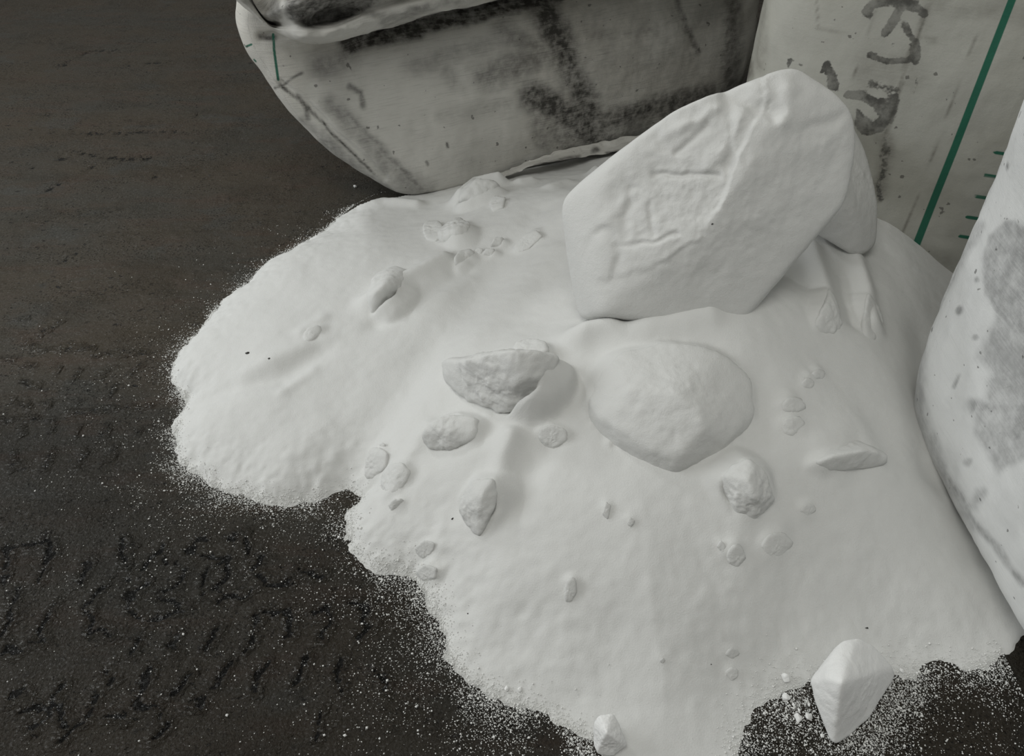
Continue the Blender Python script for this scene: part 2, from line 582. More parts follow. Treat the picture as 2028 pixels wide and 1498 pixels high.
def set_uv(o, u, v):
    me = o.data
    lay = me.uv_layers.new(name='UVMap')
    li = np.empty(len(me.loops), np.int32)
    me.loops.foreach_get('vertex_index', li)
    lay.data.foreach_set('uv', np.stack([u[li], v[li]], -1).astype(np.float32).ravel())


def make_bag_body(name, rings, nu, nv, expo, mat, root, wrinkle, crease=None):
    Vv = loft_bag(rings, nu, nv, expo)
    c = Vv.mean((0, 1))
    out = Vv - c
    out[..., 2] = 0
    out /= np.maximum(np.linalg.norm(out, axis=-1, keepdims=True), 1e-6)
    dsp = wrinkle * (fbm(Vv, 5, 4, 7) * 1.0 + 0.35 * fbm(Vv * np.array([1, 1, 0.35]), 22, 3, 17))
    if crease is not None:
        x, y, _ = proj(Vv)
        for pts, rad, am in crease:
            d = seg_dist(x, y, pts)
            dsp = dsp + am * np.exp(-(d / rad) ** 2)
    Vv = Vv + out * dsp[..., None]
    V, Fc = close_caps(Vv)
    V[:, 2] = np.maximum(V[:, 2], 0.001)
    o = mesh_obj(name, V, Fc, mat, root)
    seglen = np.linalg.norm(np.diff(Vv[nv // 2], axis=0, append=Vv[nv // 2][:1]), axis=-1)
    u = np.concatenate([[0], np.cumsum(seglen)[:-1]])
    U = np.concatenate([np.tile(u, nv), np.tile(u, 6)])
    Vc = V[:, 2].copy()
    set_uv(o, U, Vc)
    return o, V


# --- left bag: slumped, its top leaning left over a narrow base
LP, LD = np.array([-0.197, 1.62, 0]), np.array([0.898, 0.44, 0])
LN = np.array([0.44, -0.898, 0])           # towards the camera
sil = [(800, 392), (762, 382), (692, 335), (606, 245), (550, 185), (511, 138), (490, 95), (478, 55), (484, 20), (498, -20)]
sl = []
for p in sil:
    q = at_plane(p[0], p[1], LP, LN)
    sl.append((q[2], np.dot(q - LP, LD)))
sl = np.array(sl)
sl[:, 0] = np.maximum.accumulate(sl[:, 0])


def left_ring(z, bulge, right, back=0.85, dl=0.0):
    s0 = np.interp(z, sl[:, 0], sl[:, 1]) - 0.034 - 0.026 * sstep(0.05, 0.20, z) + 0.018 * sstep(0.22, 0.34, z) + 0.055 * sstep(0.42, 0.56, z) + dl
    zz = np.array([0, 0, z])
    f = LN * bulge
    return [LP + LD * s0 + f + zz, LP + LD * right + f + zz, LP + LD * right - LN * back + zz, LP + LD * (s0 + 0.34) - LN * back + zz]


left_root = tag(empty('bulk_bag', tuple(LP + LD * 0.4 - LN * 0.4)),
                'dirty grey woven bulk bag slumped behind the heap, top leaning left', 'bulk bag', None, 'thing')
LR = [left_ring(0.0, -0.01, 0.88, 0.75, 0.02), left_ring(0.012, 0.008, 0.91, 0.80), left_ring(0.06, 0.014, 0.94), left_ring(0.14, 0.018, 0.955),
      left_ring(0.24, 0.018, 0.955), left_ring(0.33, 0.012, 0.95), left_ring(0.40, 0.0, 0.95), left_ring(0.46, -0.02, 0.91), left_ring(0.56, -0.03, 0.90),
      left_ring(0.74, -0.07, 0.88, 0.8, 0.05), left_ring(0.82, -0.2, 0.75, 0.7, 0.2)]
LR = [[p - np.array(left_root.location) for p in r] for r in LR]
L0 = np.array(left_root.location)


def bag_with_paint(name, rings_world, nu, nv, expo, mat, root, wrinkle, dirt_shade, ink, green, crease=None, at=None):
    loc = np.array(root.location if root else at)
    o, V = make_bag_body(name, rings_world, nu, nv, expo, mat, root, wrinkle, crease)
    if root is None:
        o.location = loc
    me = o.data
    me.vertices.foreach_set('co', (V - loc).astype(np.float32).ravel())
    me.update()
    attr(o, 'dirt_shade', paint(V, dirt_shade))
    attr(o, 'ink', paint(V, ink))
    attr(o, 'green', paint_clean(V, green))
    return o, V


LR = [[p + L0 for p in r] for r in LR]
L_DIRT_SHADE = [
    ([(1070, 0), (1478, -10), (1470, 200), (1250, 300), (1060, 330), (1090, 200), (1040, 90)], 'area', 40, 0.30),
    ([(1050, 200), (1120, 178), (1190, 205), (1290, 212), (1420, 178), (1420, 205), (1300, 262), (1230, 285), (1075, 306), (1050, 260)], 'area', 16, 0.62),
    ([(1080, 60), (1150, 60), (1190, 260), (1120, 270)], 'area', 14, 0.5),
    ([(1075, 0), (1110, 90), (1150, 180), (1190, 265)], 30, 26, 0.95), ([(1000, 60), (1100, 120)], 25, 25, 0.55), ([(1060, 190), (1130, 235), (1180, 270)], 32, 22, 0.95),
    ([(1150, 255), (1290, 215), (1400, 190)], 28, 22, 0.85), ([(970, 150), (1050, 120)], 30, 28, 0.6), ([(1240, 40), (1300, 120)], 26, 25, 0.35),
    ([(1340, 0), (1365, 60), (1380, 105)], 9, 8, 0.7), ([(1300, 60), (1180, 70)], 18, 20, 0.45), ([(1450, 10), (1448, 120), (1440, 200)], 22, 18, 0.7),
    ([(690, 230), (760, 300), (830, 370)], 8, 8, 0.6), ([(655, 205), (700, 250), (760, 320)], 16, 16, 0.5), ([(690, 172), (715, 185), (718, 210)], 5, 5, 0.8),
    ([(555, 165), (600, 205), (660, 265), (740, 345)], 3, 3, 0.95), ([(590, 190), (605, 215), (610, 235)], 5, 4, 0.9), ([(600, 145), (560, 168), (545, 172)], 2.5, 2.5, 0.8),
    ([(640, 130), (680, 115)], 24, 22, 0.55), ([(640, 270), (700, 335), (780, 385)], 14, 12, 0.5), ([(600, 235), (660, 300), (720, 350)], 6, 6, 0.4), ([(890, 140), (905, 170)], 14, 14, 0.35),
    ([(820, 130), (960, 90), (1060, 60)], 18, 20, 0.35), ([(690, 86), (780, 68), (900, 36), (1100, -14)], 20, 10, 1.0), ([(516, 73), (545, 75)], 5, 5, 0.9), ([(885, 285), (886, 291)], 2.5, 2, 1.0), ([(843, 322), (846, 326)], 2.5, 2, 1.0),  # wide full-strength stroke: the top fold's shadow painted in, with some grime
    ([(1383, 98), (1384, 104)], 3, 2, 1.0), ([(880, 230), (1000, 210)], 14, 16, 0.3), ([(760, 330), (840, 380)], 20, 18, 0.45),
]
L_GREEN = [([(541, 68), (543, 100), (547, 130), (551, 158)], 2.6), ([(488, 92), (498, 88)], 2.2), ([(503, 118), (507, 122)], 1.5)]
L_CREASE = [([(555, 165), (600, 205), (660, 265), (760, 350)], 7, -0.007), ([(640, 200), (760, 320)], 12, -0.004), ([(700, 82), (760, 70), (840, 50), (930, 24), (1050, -4), (1250, -40)], 26, -0.075), ([(620, 92), (700, 86)], 14, -0.02),
            ([(1340, 0), (1390, 130)], 18, -0.006), ([(1100, 60), (1180, 260)], 20, -0.006), ([(515, 74), (560, 70)], 9, -0.012)]
left_body, LV = bag_with_paint('body', LR, 1200, 300, 10.0, M_BAG_OLD, left_root, 0.006, L_DIRT_SHADE, [], L_GREEN, L_CREASE)

# folded top of the left bag: hangs over the front face in rolls
cols = [455, 500, 545, 600, 660, 740, 830, 950, 1100, 1300, 1480]
low = [-12, 26, 63, 84, 82, 58, 30, 4, -24, -50, -70]
rows = [(4, -0.04), (2, 0.03), (-4, 0.105), (-26, 0.115), (-40, 0.075), (-58, 0.085), (-90, 0.14), (-130, 0.06), (-150, -0.08), (-100, -0.2)]
K = np.zeros((len(rows), len(cols), 3))
for i, (dy, off) in enumerate(rows):
    for j, (cx, ly) in enumerate(zip(cols, low)):
        o_ = off
        if j <= 2:
            o_ = off * (0.75 if j == 0 else 0.6 if j == 1 else 0.35)
        if i in (4, 5):
            o_ += (-0.03, 0.02, -0.03, 0.03, -0.02, 0.03, 0.0, 0.02, 0, 0, 0)[j]
        K[i, j] = at_plane(cx + dy * (0.25 if j < 4 else 0), ly + dy * (0.35 if j == 2 else 0.8 if j in (1, 3) else 1.0), LP + LN * o_, LN)
G = catmull(K, 70)
G = np.swapaxes(catmull(np.swapaxes(G, 0, 1), 220), 0, 1)
x, y, _ = proj(G)
amp = 0.012 * fbm(G * np.array([1, 1, 2.2]), 9, 4, 53) + 0.004 * fbm(G, 40, 3, 57)
G = G + LN * amp[..., None]
nv_, nu_ = G.shape[:2]
back = G - LN * 0.012
Vt = np.vstack([G.reshape(-1, 3), back.reshape(-1, 3)])
fr = grid_faces(nu_, nv_)
bk = fr[:, ::-1] + nu_ * nv_
rim = []
loop = list(range(nu_)) + [r * nu_ + nu_ - 1 for r in range(1, nv_)] + [(nv_ - 1) * nu_ + u for u in range(nu_ - 2, -1, -1)] + [r * nu_ for r in range(nv_ - 2, 0, -1)]
for a, b2 in zip(loop, loop[1:] + loop[:1]):
    rim.append((b2, a, a + nu_ * nv_, b2 + nu_ * nv_))
fold = mesh_obj('folded_top', Vt - L0, np.vstack([fr, bk, np.array(rim)]), M_BAG_OLD, left_root)
uu = np.tile(np.linspace(0, 1.3, nu_), nv_)
vv = np.repeat(np.linspace(0, 0.5, nv_), nu_)
set_uv(fold, np.tile(uu, 2), np.tile(vv, 2))
attr(fold, 'dirt_shade', paint(Vt, [([(555, -60), (572, 40), (610, 58), (660, 52), (720, 26), (770, -5), (760, -60)], 'area', 9, 0.95), ([(440, -30), (480, 0), (545, 52), (560, 20), (550, -40)], 'area', 8, 0.6), ([(760, 45), (850, 15), (960, -20)], 10, 10, 0.55), ([(620, 40), (660, 0)], 14, 10, 0.8), ([(725, 30), (760, 30)], 6, 6, 0.6)]))
attr(fold, 'ink', np.zeros(len(Vt)))
attr(fold, 'green', np.zeros(len(Vt)))
tag(fold, 'dark folded top of the bag')

# loose frayed hem along the foot of the left bag
hp = [(985, 352), (1000, 348), (1012, 343), (1030, 338), (1060, 326), (1130, 312), (1190, 303), (1250, 291), (1330, 272)]
hk = []
for i, (hx, hy) in enumerate(hp):
    w_ = (2, 3, 4, 5, 8, 13, 16, 17, 14)[i]
    o1, o2 = 0.035 + 0.006 * (i % 2), 0.055 + 0.012 * ((i * 5) % 3)
    a = at_plane(hx, hy - w_ - 4, LP + LN * 0.022, LN)
    m_ = at_plane(hx, hy - w_ * 0.4 - 2, LP + LN * o1, LN)
    b2 = at_plane(hx, hy + 2, LP + LN * o2, LN)
    for q in (a, m_, b2):
        q[2] = max(q[2], 0.004)
    hk.append([a, m_, b2])
hk = np.swapaxes(np.array(hk), 0, 1)
HG = np.swapaxes(catmull(np.swapaxes(catmull(hk, 14), 0, 1), 200), 0, 1)
HG = HG + LN * (0.006 * fbm(HG, 35, 3, 61))[..., None]
HB = HG - LN * 0.004
nv_, nu_ = HG.shape[:2]
fr = grid_faces(nu_, nv_)
loop = list(range(nu_)) + [r * nu_ + nu_ - 1 for r in range(1, nv_)] + [(nv_ - 1) * nu_ + u for u in range(nu_ - 2, -1, -1)] + [r * nu_ for r in range(nv_ - 2, 0, -1)]
rim = [(b2, a, a + nu_ * nv_, b2 + nu_ * nv_) for a, b2 in zip(loop, loop[1:] + loop[:1])]
Vh = np.vstack([HG.reshape(-1, 3), HB.reshape(-1, 3)])
hem = mesh_obj('hem', Vh - L0, np.vstack([fr, fr[:, ::-1] + nu_ * nv_, np.array(rim)]), M_BAG_OLD, left_root)
set_uv(hem, np.tile(np.tile(np.linspace(0, 1, nu_), nv_), 2), np.tile(np.repeat(np.linspace(0, 0.06, nv_), nu_), 2))
for nm in ('ink', 'green'):
    attr(hem, nm, np.zeros(len(Vh)))
attr(hem, 'dirt_shade', paint(Vh, [([(1060, 330), (1150, 308)], 3, 3, 0.7), ([(1175, 298), (1185, 296)], 5, 4, 0.8), ([(850, 388), (910, 376)], 7, 5, 0.9), ([(1250, 295), (1200, 305)], 3, 3, 0.9)]))

# --- standing bag at the back right
SP = np.array([0.778, 1.236, 0.0])
SD, SN = np.array([0.9397, -0.342, 0]), np.array([-0.342, -0.9397, 0])


def stand_ring(z, s0, s1, bl, back=0.95):
    zz = np.array([0, 0, z])
    return [SP + SD * s0 + SN * bl + zz, SP + SD * s1 + SN * bl + zz, SP + SD * s1 - SN * back + zz, SP + SD * s0 - SN * back + zz]


SR = [stand_ring(0, -0.34, 0.62, -0.06, 0.85), stand_ring(0.03, -0.37, 0.65, -0.015), stand_ring(0.12, -0.385, 0.66, 0.0), stand_ring(0.35, -0.39, 0.67, 0.006),
      stand_ring(0.6, -0.39, 0.67, 0.006), stand_ring(1.0, -0.385, 0.66, 0.0), stand_ring(1.1, -0.36, 0.64, -0.03), stand_ring(1.15, -0.30, 0.58, -0.1, 0.8)]


def c3(pts):
    return [(1400 + x / 2.14, y / 2.14) for x, y in pts]


S_INK = [
    (c3([(690, 60), (672, 40), (700, 15), (790, 12), (850, 30), (925, 55)]), 10, 8, 1), (c3([(820, 10), (880, 10)]), 10, 7, 0.9), (c3([(815, 50), (790, 95), (745, 150)]), 8, 6, 1), (c3([(830, 110), (880, 170), (895, 215), (890, 255)]), 8, 7, 1),
    (c3([(700, 240), (760, 262), (830, 262), (870, 250)]), 6, 5, 1), (c3([(700, 240), (715, 245)]), 8, 6, 1), (c3([(880, 200), (885, 240)]), 12, 8, 0.8),
    (c3([(785, 190)]), 4, 4, 0.8),
    (c3([(600, 395), (660, 400), (700, 430), (740, 450)]), 10, 8, 1), (c3([(690, 350), (760, 370), (800, 390)]), 12, 12, 0.62), (c3([(740, 450), (770, 480), (730, 530), (690, 545), (655, 520)]), 15, 12, 1),
    (c3([(790, 420), (775, 500)]), 12, 10, 0.9), (c3([(640, 490), (680, 515)]), 9, 8, 0.9), (c3([(750, 640), (745, 700)]), 16, 16, 0.55), (c3([(760, 590), (740, 760), (730, 840)]), 9, 9, 0.6),
    (c3([(890, 330), (870, 400)]), 4, 5, 0.7), (c3([(500, 270), (520, 310), (540, 360)]), 10, 7, 1), (c3([(480, 300), (500, 275)]), 5, 4, 0.8), (c3([(355, 250), (345, 280)]), 4, 4, 0.9), (c3([(365, 260), (405, 275)]), 3, 3, 0.8),
]
S_DIRT_SHADE = [
    (c3([(935, 30), (890, 160), (840, 280), (790, 470), (740, 640), (728, 850)]), 4, 5, 0.75), (c3([(760, 600), (745, 720), (735, 800)]), 14, 16, 0.6), (c3([(160, 0), (155, 300)]), 18, 12, 0.9), (c3([(230, 0), (215, 280)]), 10, 14, 0.4),  # last two strokes: shade of the gap beside the slumped bag, painted in
    (c3([(470, 0), (468, 120)]), 2, 2, 0.5), (c3([(480, 120), (650, 145)]), 2, 2, 0.5), (c3([(710, 50), (640, 260), (610, 380)]), 1.0, 1.2, 0.7), (c3([(1200, 0), (1100, 260), (1000, 540), (890, 840), (825, 1000)]), 1.0, 1.2, 0.6),
    (c3([(960, 0), (930, 100)]), 14, 16, 0.25), (c3([(910, 150), (960, 170)]), 5, 5, 0.35), (c3([(1000, 30), (1344, 60)]), 16, 18, 0.25), (c3([(870, 1060), (1010, 1120)]), 18, 18, 0.25),
    (c3([(700, 300), (850, 300)]), 34, 26, 0.28),
]
S_GREEN = [([(2012, -20), (1950, 140), (1890, 295), (1850, 395), (1812, 492)], 7.5)]
for tx, ty, tw in ((1970, 302, 110), (1950, 347, 105), (1932, 389, 100), (1915, 430, 95), (1901, 468, 90)):
    S_GREEN.append(([(tx, ty), (tx + tw, ty + tw * 0.15)], 3.4))
stand_body, SV = bag_with_paint('bulk_bag', SR, 900, 330, 8.0, M_BAG_STAND, None, 0.004, S_DIRT_SHADE, S_INK, S_GREEN, None, SP + SD * 0.1 - SN * 0.45)
tag(stand_body, 'tall upright bulk bag with green stripe and worn black lettering', 'bulk bag', None, 'thing')

# --- right bag in the foreground


def side_ring(z, x0, y1, x1=1.45, y0=0.02):
    return [np.array([x0 + 0.035, y0, z]), np.array([x1, y0 - 0.02, z]), np.array([x1, y1 - 0.06, z]), np.array([x0 - 0.015, y1, z])]


RR = [side_ring(0, 0.735, 0.87), side_ring(0.012, 0.70, 0.90), side_ring(0.05, 0.66, 0.935), side_ring(0.11, 0.645, 0.955), side_ring(0.2, 0.636, 0.965), side_ring(0.32, 0.626, 0.965),
      side_ring(0.45, 0.615, 0.96), side_ring(0.68, 0.60, 0.955), side_ring(0.8, 0.66, 0.9), side_ring(0.83, 0.8, 0.8)]


def c4(pts):
    return [(1528 + x / 1.594, 260 + y / 1.594) for x, y in pts]


R_DIRT = [
    (c4([(690, 325), (742, 275), (800, 300), (1000, 300), (1000, 640), (760, 640), (700, 560), (676, 520), (668, 400)]), 'area', 5, 0.62),
    (c4([(720, 560), (1000, 560), (1000, 1040), (797, 1040), (745, 1060), (722, 1088), (690, 1040), (645, 960), (632, 870), (660, 860), (690, 760), (650, 720)]), 'area', 10, 0.5),
    (c4([(640, 870), (797, 880)]), 14, 12, 0.66), (c4([(760, 350), (797, 420)]), 12, 14, 0.72), (c4([(760, 960), (797, 900)]), 20, 14, 0.72), (c4([(700, 540), (720, 545)]), 6, 6, 0.7),
    (c4([(660, 1140), (650, 1160)]), 10, 8, 0.45), (c4([(618, 1045)]), 8, 5, 0.5), (c4([(470, 640), (500, 560), (560, 470), (660, 300)]), 9, 8, 0.5), (c4([(460, 700), (475, 900), (540, 1080), (640, 1240)]), 10, 10, 0.45),
    (c4([(560, 1100), (640, 1230), (797, 1430)]), 6, 6, 0.6), (c4([(597, 570)]), 8, 4, 0.7), (c4([(645, 655)]), 5, 4, 0.7), (c4([(590, 770), (575, 805)]), 3, 3, 0.6), (c4([(650, 470)]), 5, 4, 0.7), (c4([(745, 110)]), 5, 3, 0.9), (c4([(600, 1200), (630, 1180)]), 12, 12, 0.4),
]
side_body, RV = bag_with_paint('bulk_bag', RR, 900, 300, 7.0, M_BAG_SIDE, None, 0.005, R_DIRT, [], [], None, (1.1, 0.55, 0))
tag(side_body, 'white bulk bag with grey scuffed patches at the right edge', 'bulk bag', None, 'thing')

# raised seam down the corner of the right bag
ring_c = catmull(np.array(RR, float), 160)[6:140]
w4 = np.array([0.953 * 0.047, 0.047 * 0.047, 0.047 * 0.953, 0.953 * 0.953])
path = np.einsum('k,vkc->vc', w4, ring_c)
path = path + 0.005 * np.stack([fbm(path, 5, 4, 7), -fbm(path, 5, 4, 7), 0 * path[:, 0]], -1)
aa = np.linspace(0, 2 * np.pi, 12, endpoint=False)
tube = path[:, None, :] + 0.0042 * np.stack([np.cos(aa), np.sin(aa), 0 * aa], -1)[None] * (1 + 0.25 * fbm(path * 40, 1, 2, 3))[:, None, None]
seam = mesh_obj('seam', tube.reshape(-1, 3) - np.array([1.1, 0.55, 0]), grid_faces(12, len(path), True), M_BAG_SIDE, side_body)
set_uv(seam, np.tile(np.linspace(0, 0.03, 12), len(path)), np.repeat(path[:, 2], 12))
attr(seam, 'dirt_shade', 0.28 + 0.2 * fbm(tube.reshape(-1, 3), 30, 3, 5))
for nm in ('ink', 'green'):
    attr(seam, nm, np.zeros(tube.shape[0] * tube.shape[1]))

# ------------------------------------------------------------------ the powder heap
OUT = [(800, 368), (740, 386), (705, 404), (672, 430), (640, 462), (585, 490), (535, 520), (488, 562), (445, 595), (415, 635), (376, 680), (345, 720), (340, 755), (372, 792), (350, 830), (350, 880), (365, 922), (400, 948), (450, 972),
       (510, 988), (575, 993), (640, 985), (690, 968), (716, 984), (700, 1012), (694, 1050), (706, 1092), (750, 1120), (815, 1138), (850, 1175), (872, 1225), (884, 1290), (925, 1345), (1000, 1385), (1070, 1412), (1130, 1440), (1170, 1470),
       (1195, 1530), (1240, 1600), (1330, 1640), (1415, 1600), (1440, 1550), (1462, 1490), (1485, 1430), (1530, 1388), (1600, 1360), (1690, 1350), (1790, 1345), (1850, 1318), (1930, 1325), (1985, 1300), (2040, 1240), (2140, 1200)]
out_w = [tuple(at_z(px, py, 0)[:2]) for px, py in OUT]
out_w += [(0.80, 0.6), (0.85, 0.9), (1.1, 1.05), (1.1, 1.5), (0.6, 1.65), (0.5, 1.85), (0.3, 1.86), (-0.15, 1.66)]
CTRL = [  # (px, py, height of the powder there)
    (720, 400, .015), (780, 410, .02), (860, 408, .016), (935, 375, .045), (1010, 355, .045), (1100, 345, .035), (1200, 325, .035), (560, 520, .06), (640, 480, .05), (760, 470, .055), (900, 470, .075), (1020, 440, .10), (1100, 420, .13),
    (480, 600, .05), (600, 600, .065), (720, 620, .075), (850, 580, .09), (960, 540, .10), (1080, 500, .13), (420, 720, .045), (520, 680, .06), (620, 740, .06), (740, 720, .07), (860, 660, .085), (950, 600, .10),
    (430, 850, .045), (520, 830, .055), (600, 900, .05), (680, 850, .05), (700, 920, .04), (780, 790, .06), (850, 700, .075),
    (1120, 600, .16), (1250, 640, .215), (1350, 620, .23), (1450, 650, .222), (1180, 620, .19), (1000, 680, .145), (900, 780, .11), (830, 880, .09), (760, 950, .06), (1100, 760, .165), (1250, 780, .175), (1400, 800, .175), (1550, 700, .19), (1600, 560, .19), (1690, 522, .172), (1745, 440, .165), (1815, 490, .12), (1866, 535, .085), (1700, 640, .155), (1800, 700, .11),
    (1650, 800, .15), (1780, 850, .105), (1550, 900, .15), (1400, 940, .145), (1200, 920, .135), (1050, 900, .12), (950, 960, .095), (850, 1020, .065), (750, 1050, .04), (900, 1130, .065), (1050, 1060, .10), (1200, 1080, .105), (1350, 1080, .11), (1500, 1080, .11), (1650, 1000, .11), (1780, 1000, .085), (1850, 1050, .05),
    (1000, 1220, .055), (1150, 1220, .07), (1300, 1220, .075), (1450, 1220, .07), (1600, 1150, .07), (1750, 1150, .055), (1900, 1180, .03), (950, 1300, .035), (1100, 1330, .035), (1250, 1360, .035), (1400, 1350, .035), (1550, 1290, .03), (1700, 1280, .022), (1850, 1260, .018), (1300, 1470, .015), (1960, 1240, .012), (1400, 450, .22), (1300, 400, .18), (1550, 350, .2), (1350, 300, .1),
]
cp = np.array([np.append(at_z(px, py, z)[:2], z) for px, py, z in CTRL])


def tps_fit(c, lam):
    n = len(c)
    r = np.hypot(c[:, None, 0] - c[None, :, 0], c[:, None, 1] - c[None, :, 1])
    Kk = np.where(r > 0, r * r * np.log(r + 1e-12), 0) + lam * np.eye(n)
    Pm = np.hstack([np.ones((n, 1)), c[:, :2]])
    A = np.block([[Kk, Pm], [Pm.T, np.zeros((3, 3))]])
    return np.linalg.solve(A, np.concatenate([c[:, 2], np.zeros(3)]))


TW = tps_fit(cp, 0.003)


def tps(x, y):
    r = TW[-3] + TW[-2] * x + TW[-1] * y
    for (a, b, _), w in zip(cp, TW[:-3]):
        q = (x - a) ** 2 + (y - b) ** 2
        r = r + w * 0.5 * q * np.log(q + 1e-12)
    return r


def edge_dist(x, y):
    d = seg_dist(x, y, out_w + out_w[:1])
    return np.where(inside(x, y, out_w), d, -d)


# soft ridges and hollows: (polyline in photograph pixels, rough surface height, amplitude, half-width in metres)
RIDGE = [
    ([(1135, 652), (1200, 650)], .20, .018, .024),
    ([(1165, 645), (1250, 648), (1330, 645), (1395, 640)], .215, .022, .026), ([(735, 925), (800, 835), (880, 745), (975, 640), (1090, 520)], .10, .009, .034), ([(690, 930), (760, 830), (840, 720), (960, 580), (1070, 450)], .07, -.009, .04),
    ([(480, 745), (560, 712), (640, 690)], .055, .006, .022), ([(370, 792), (470, 770), (560, 760), (640, 715)], .04, -.010, .024), ([(560, 775), (620, 735)], .06, .004, .012),
    ([(735, 600), (800, 565), (880, 525)], .075, .022, .022), ([(745, 640), (830, 600), (920, 545)], .075, -.008, .02),
    ([(912, 392), (940, 366), (985, 362)], .05, .034, .022), ([(690, 398), (760, 392), (825, 402)], .02, .014, .018), ([(1030, 350), (1050, 345)], .07, .012, .016), ([(1180, 330), (1185, 345)], .08, .022, .018), ([(1090, 375), (1120, 360)], .08, .010, .02),
    ([(640, 640), (600, 665)], .06, .006, .014), ([(520, 960), (590, 890), (640, 850)], .05, .006, .03), ([(620, 940), (680, 880)], .045, .004, .02),
    ([(775, 945), (810, 900), (850, 860)], .08, .012, .016), ([(960, 1010), (985, 950), (1010, 900)], .10, .014, .018), ([(1030, 1000), (1050, 940), (1100, 890)], .11, -.006, .02),
    ([(1640, 640), (1625, 580), (1600, 520)], .17, .018, .018), ([(1735, 640), (1715, 580), (1690, 530)], .155, .014, .016), ([(1690, 640), (1665, 560)], .16, -.010, .016),
    ([(1150, 640), (1060, 690)], .17, .006, .03), ([(1180, 690), (1230, 680)], .18, -.010, .025), ([(1640, 900), (1700, 840), (1750, 900)], .135, .010, .03), ([(1535, 1075), (1545, 1040)], .11, .007, .018),
    ([(1595, 1005)], .12, .006, .011), ([(1480, 1000), (1490, 960)], .14, .012, .022), ([(1560, 795)], .165, .006, .014), ([(1570, 835)], .16, .006, .016),
    ([(1600, 750)], .17, .005, .010), ([(1622, 735)], .17, .005, .010), ([(1000, 1230), (1100, 1230)], .06, -.004, .03), ([(1120, 1240), (1130, 1300)], .055, .006, .03), ([(1230, 1240), (1260, 1260)], .06, -.004, .03),
    ([(1830, 660), (1830, 780), (1860, 900)], .10, -.012, .03), ([(1880, 960), (1960, 1080)], .05, -.008, .03), ([(920, 920), (1000, 900)], .10, .008, .03), ([(840, 1100), (870, 1050)], .06, .008, .016), ([(845, 1140), (860, 1120)], .04, .010, .014),
    ([(1060, 470), (1030, 490)], .1, .008, .012), ([(1500, 760), (1500, 850)], .165, -.004, .02), ([(1350, 690), (1300, 700)], .2, .008, .05),
]
RW = [([tuple(at_z(px, py, z)[:2]) for px, py in pts], a, w) for pts, z, a, w in RIDGE]
EW = [(tuple(at_z(px, py, 0)[:2]), w) for px, py, w in ((480, 560, .050), (360, 740, .045), (370, 900, .045), (560, 990, .055), (700, 1040, .045), (800, 1130, .05), (880, 1250, .075), (1000, 1385, .10), (1150, 1450, .12), (1350, 1550, .12), (1500, 1400, .11), (1700, 1350, .10), (1850, 1320, .09), (2030, 1240, .12), (700, 370, .05))]


def heap_height(x, y):
    Pn = xyz(x, y)
    jag = 0.006 * fbm(Pn, 16, 4, 21) + 0.0040 * fbm(Pn, 70, 4, 25)
    jag = jag * (1 - 0.9 * sstep(0.50, 0.62, x) * sstep(0.5, 0.6, y))
    d = edge_dist(x, y) + jag
    num, den = 0, 0
    for (a, b), w in EW:
        q = 1 / ((x - a) ** 2 + (y - b) ** 2 + 1e-4) ** 1.5
        num, den = num + w * q, den + q
    w = num / den
    z = np.maximum(tps(x, y), 0.004)
    for pts, a, wd in RW:
        z = z + a * np.exp(-(seg_dist(x, y, pts) / wd) ** 2)
    prof = 1 - np.exp(-np.maximum(d, 0) / w * 1.25)
    z = z * prof * (1 + 0.07 * fbm(Pn, 5, 2, 31)) + (0.0016 * fbm(Pn, 14, 4, 33) + 0.0004 * fbm(Pn, 60, 3, 35)) * np.clip(d / 0.03, 0, 1)
    return np.where(d > 0, z, 0.3 * d)


hx = np.arange(-0.90, 1.0, 0.0034)
hy = np.arange(0.16, 1.9, 0.0034)
HX, HY = np.meshgrid(hx, hy)
HZ = heap_height(HX, HY)


def heap_z(x, y):
    i = np.clip((np.asarray(x) - hx[0]) / 0.0034, 0, len(hx) - 2)
    j = np.clip((np.asarray(y) - hy[0]) / 0.0034, 0, len(hy) - 2)
    i0, j0 = np.floor(i).astype(int), np.floor(j).astype(int)
    fi, fj = i - i0, j - j0
    return np.maximum(HZ[j0, i0] * (1 - fi) * (1 - fj) + HZ[j0, i0 + 1] * fi * (1 - fj) + HZ[j0 + 1, i0] * (1 - fi) * fj + HZ[j0 + 1, i0 + 1] * fi * fj, 0)


def hit(px, py):
    """where the sight line through a photograph pixel meets the powder or the floor"""
    d = ray(px, py)
    t = np.linspace(0.5, 3.0, 2500)
    p = np.array([0, 0, CZ]) + d[None, :] * t[:, None]
    b = p[:, 2] - heap_z(p[:, 0], p[:, 1])
    i = int(np.argmax(b < 0))
    return p[i]


# ------------------------------------------------------------------ lumps of caked powder
_ico = {}


def ico(n):
    if n not in _ico:
        bm = bmesh.new()
        bmesh.ops.create_icosphere(bm, subdivisions=n, radius=1)
        bm.verts.ensure_lookup_table()
        V = np.array([v.co for v in bm.verts])
        Fc = np.array([[v.index for v in f.verts] for f in bm.faces])
        bm.free()
        _ico[n] = (V / np.linalg.norm(V, axis=1, keepdims=True), Fc)
    return _ico[n]


def hull_planes(pts):
    bm = bmesh.new()
    for p in pts:
        bm.verts.new(p)
    r = bmesh.ops.convex_hull(bm, input=bm.verts)
    bm.normal_update()
    pl = []
    for f in bm.faces:
        n = np.array(f.normal)
        d = float(np.dot(n, np.array(f.verts[0].co)))
        if d < 0:
            n, d = -n, -d
        if d < 1e-6 or np.linalg.norm(n) < 0.5:
            continue
        if any(np.dot(n, m) > 0.995 and abs(d - e) < 0.05 * e for m, e in pl):
            continue
        pl.append((n, d))
    bm.free()
    return pl


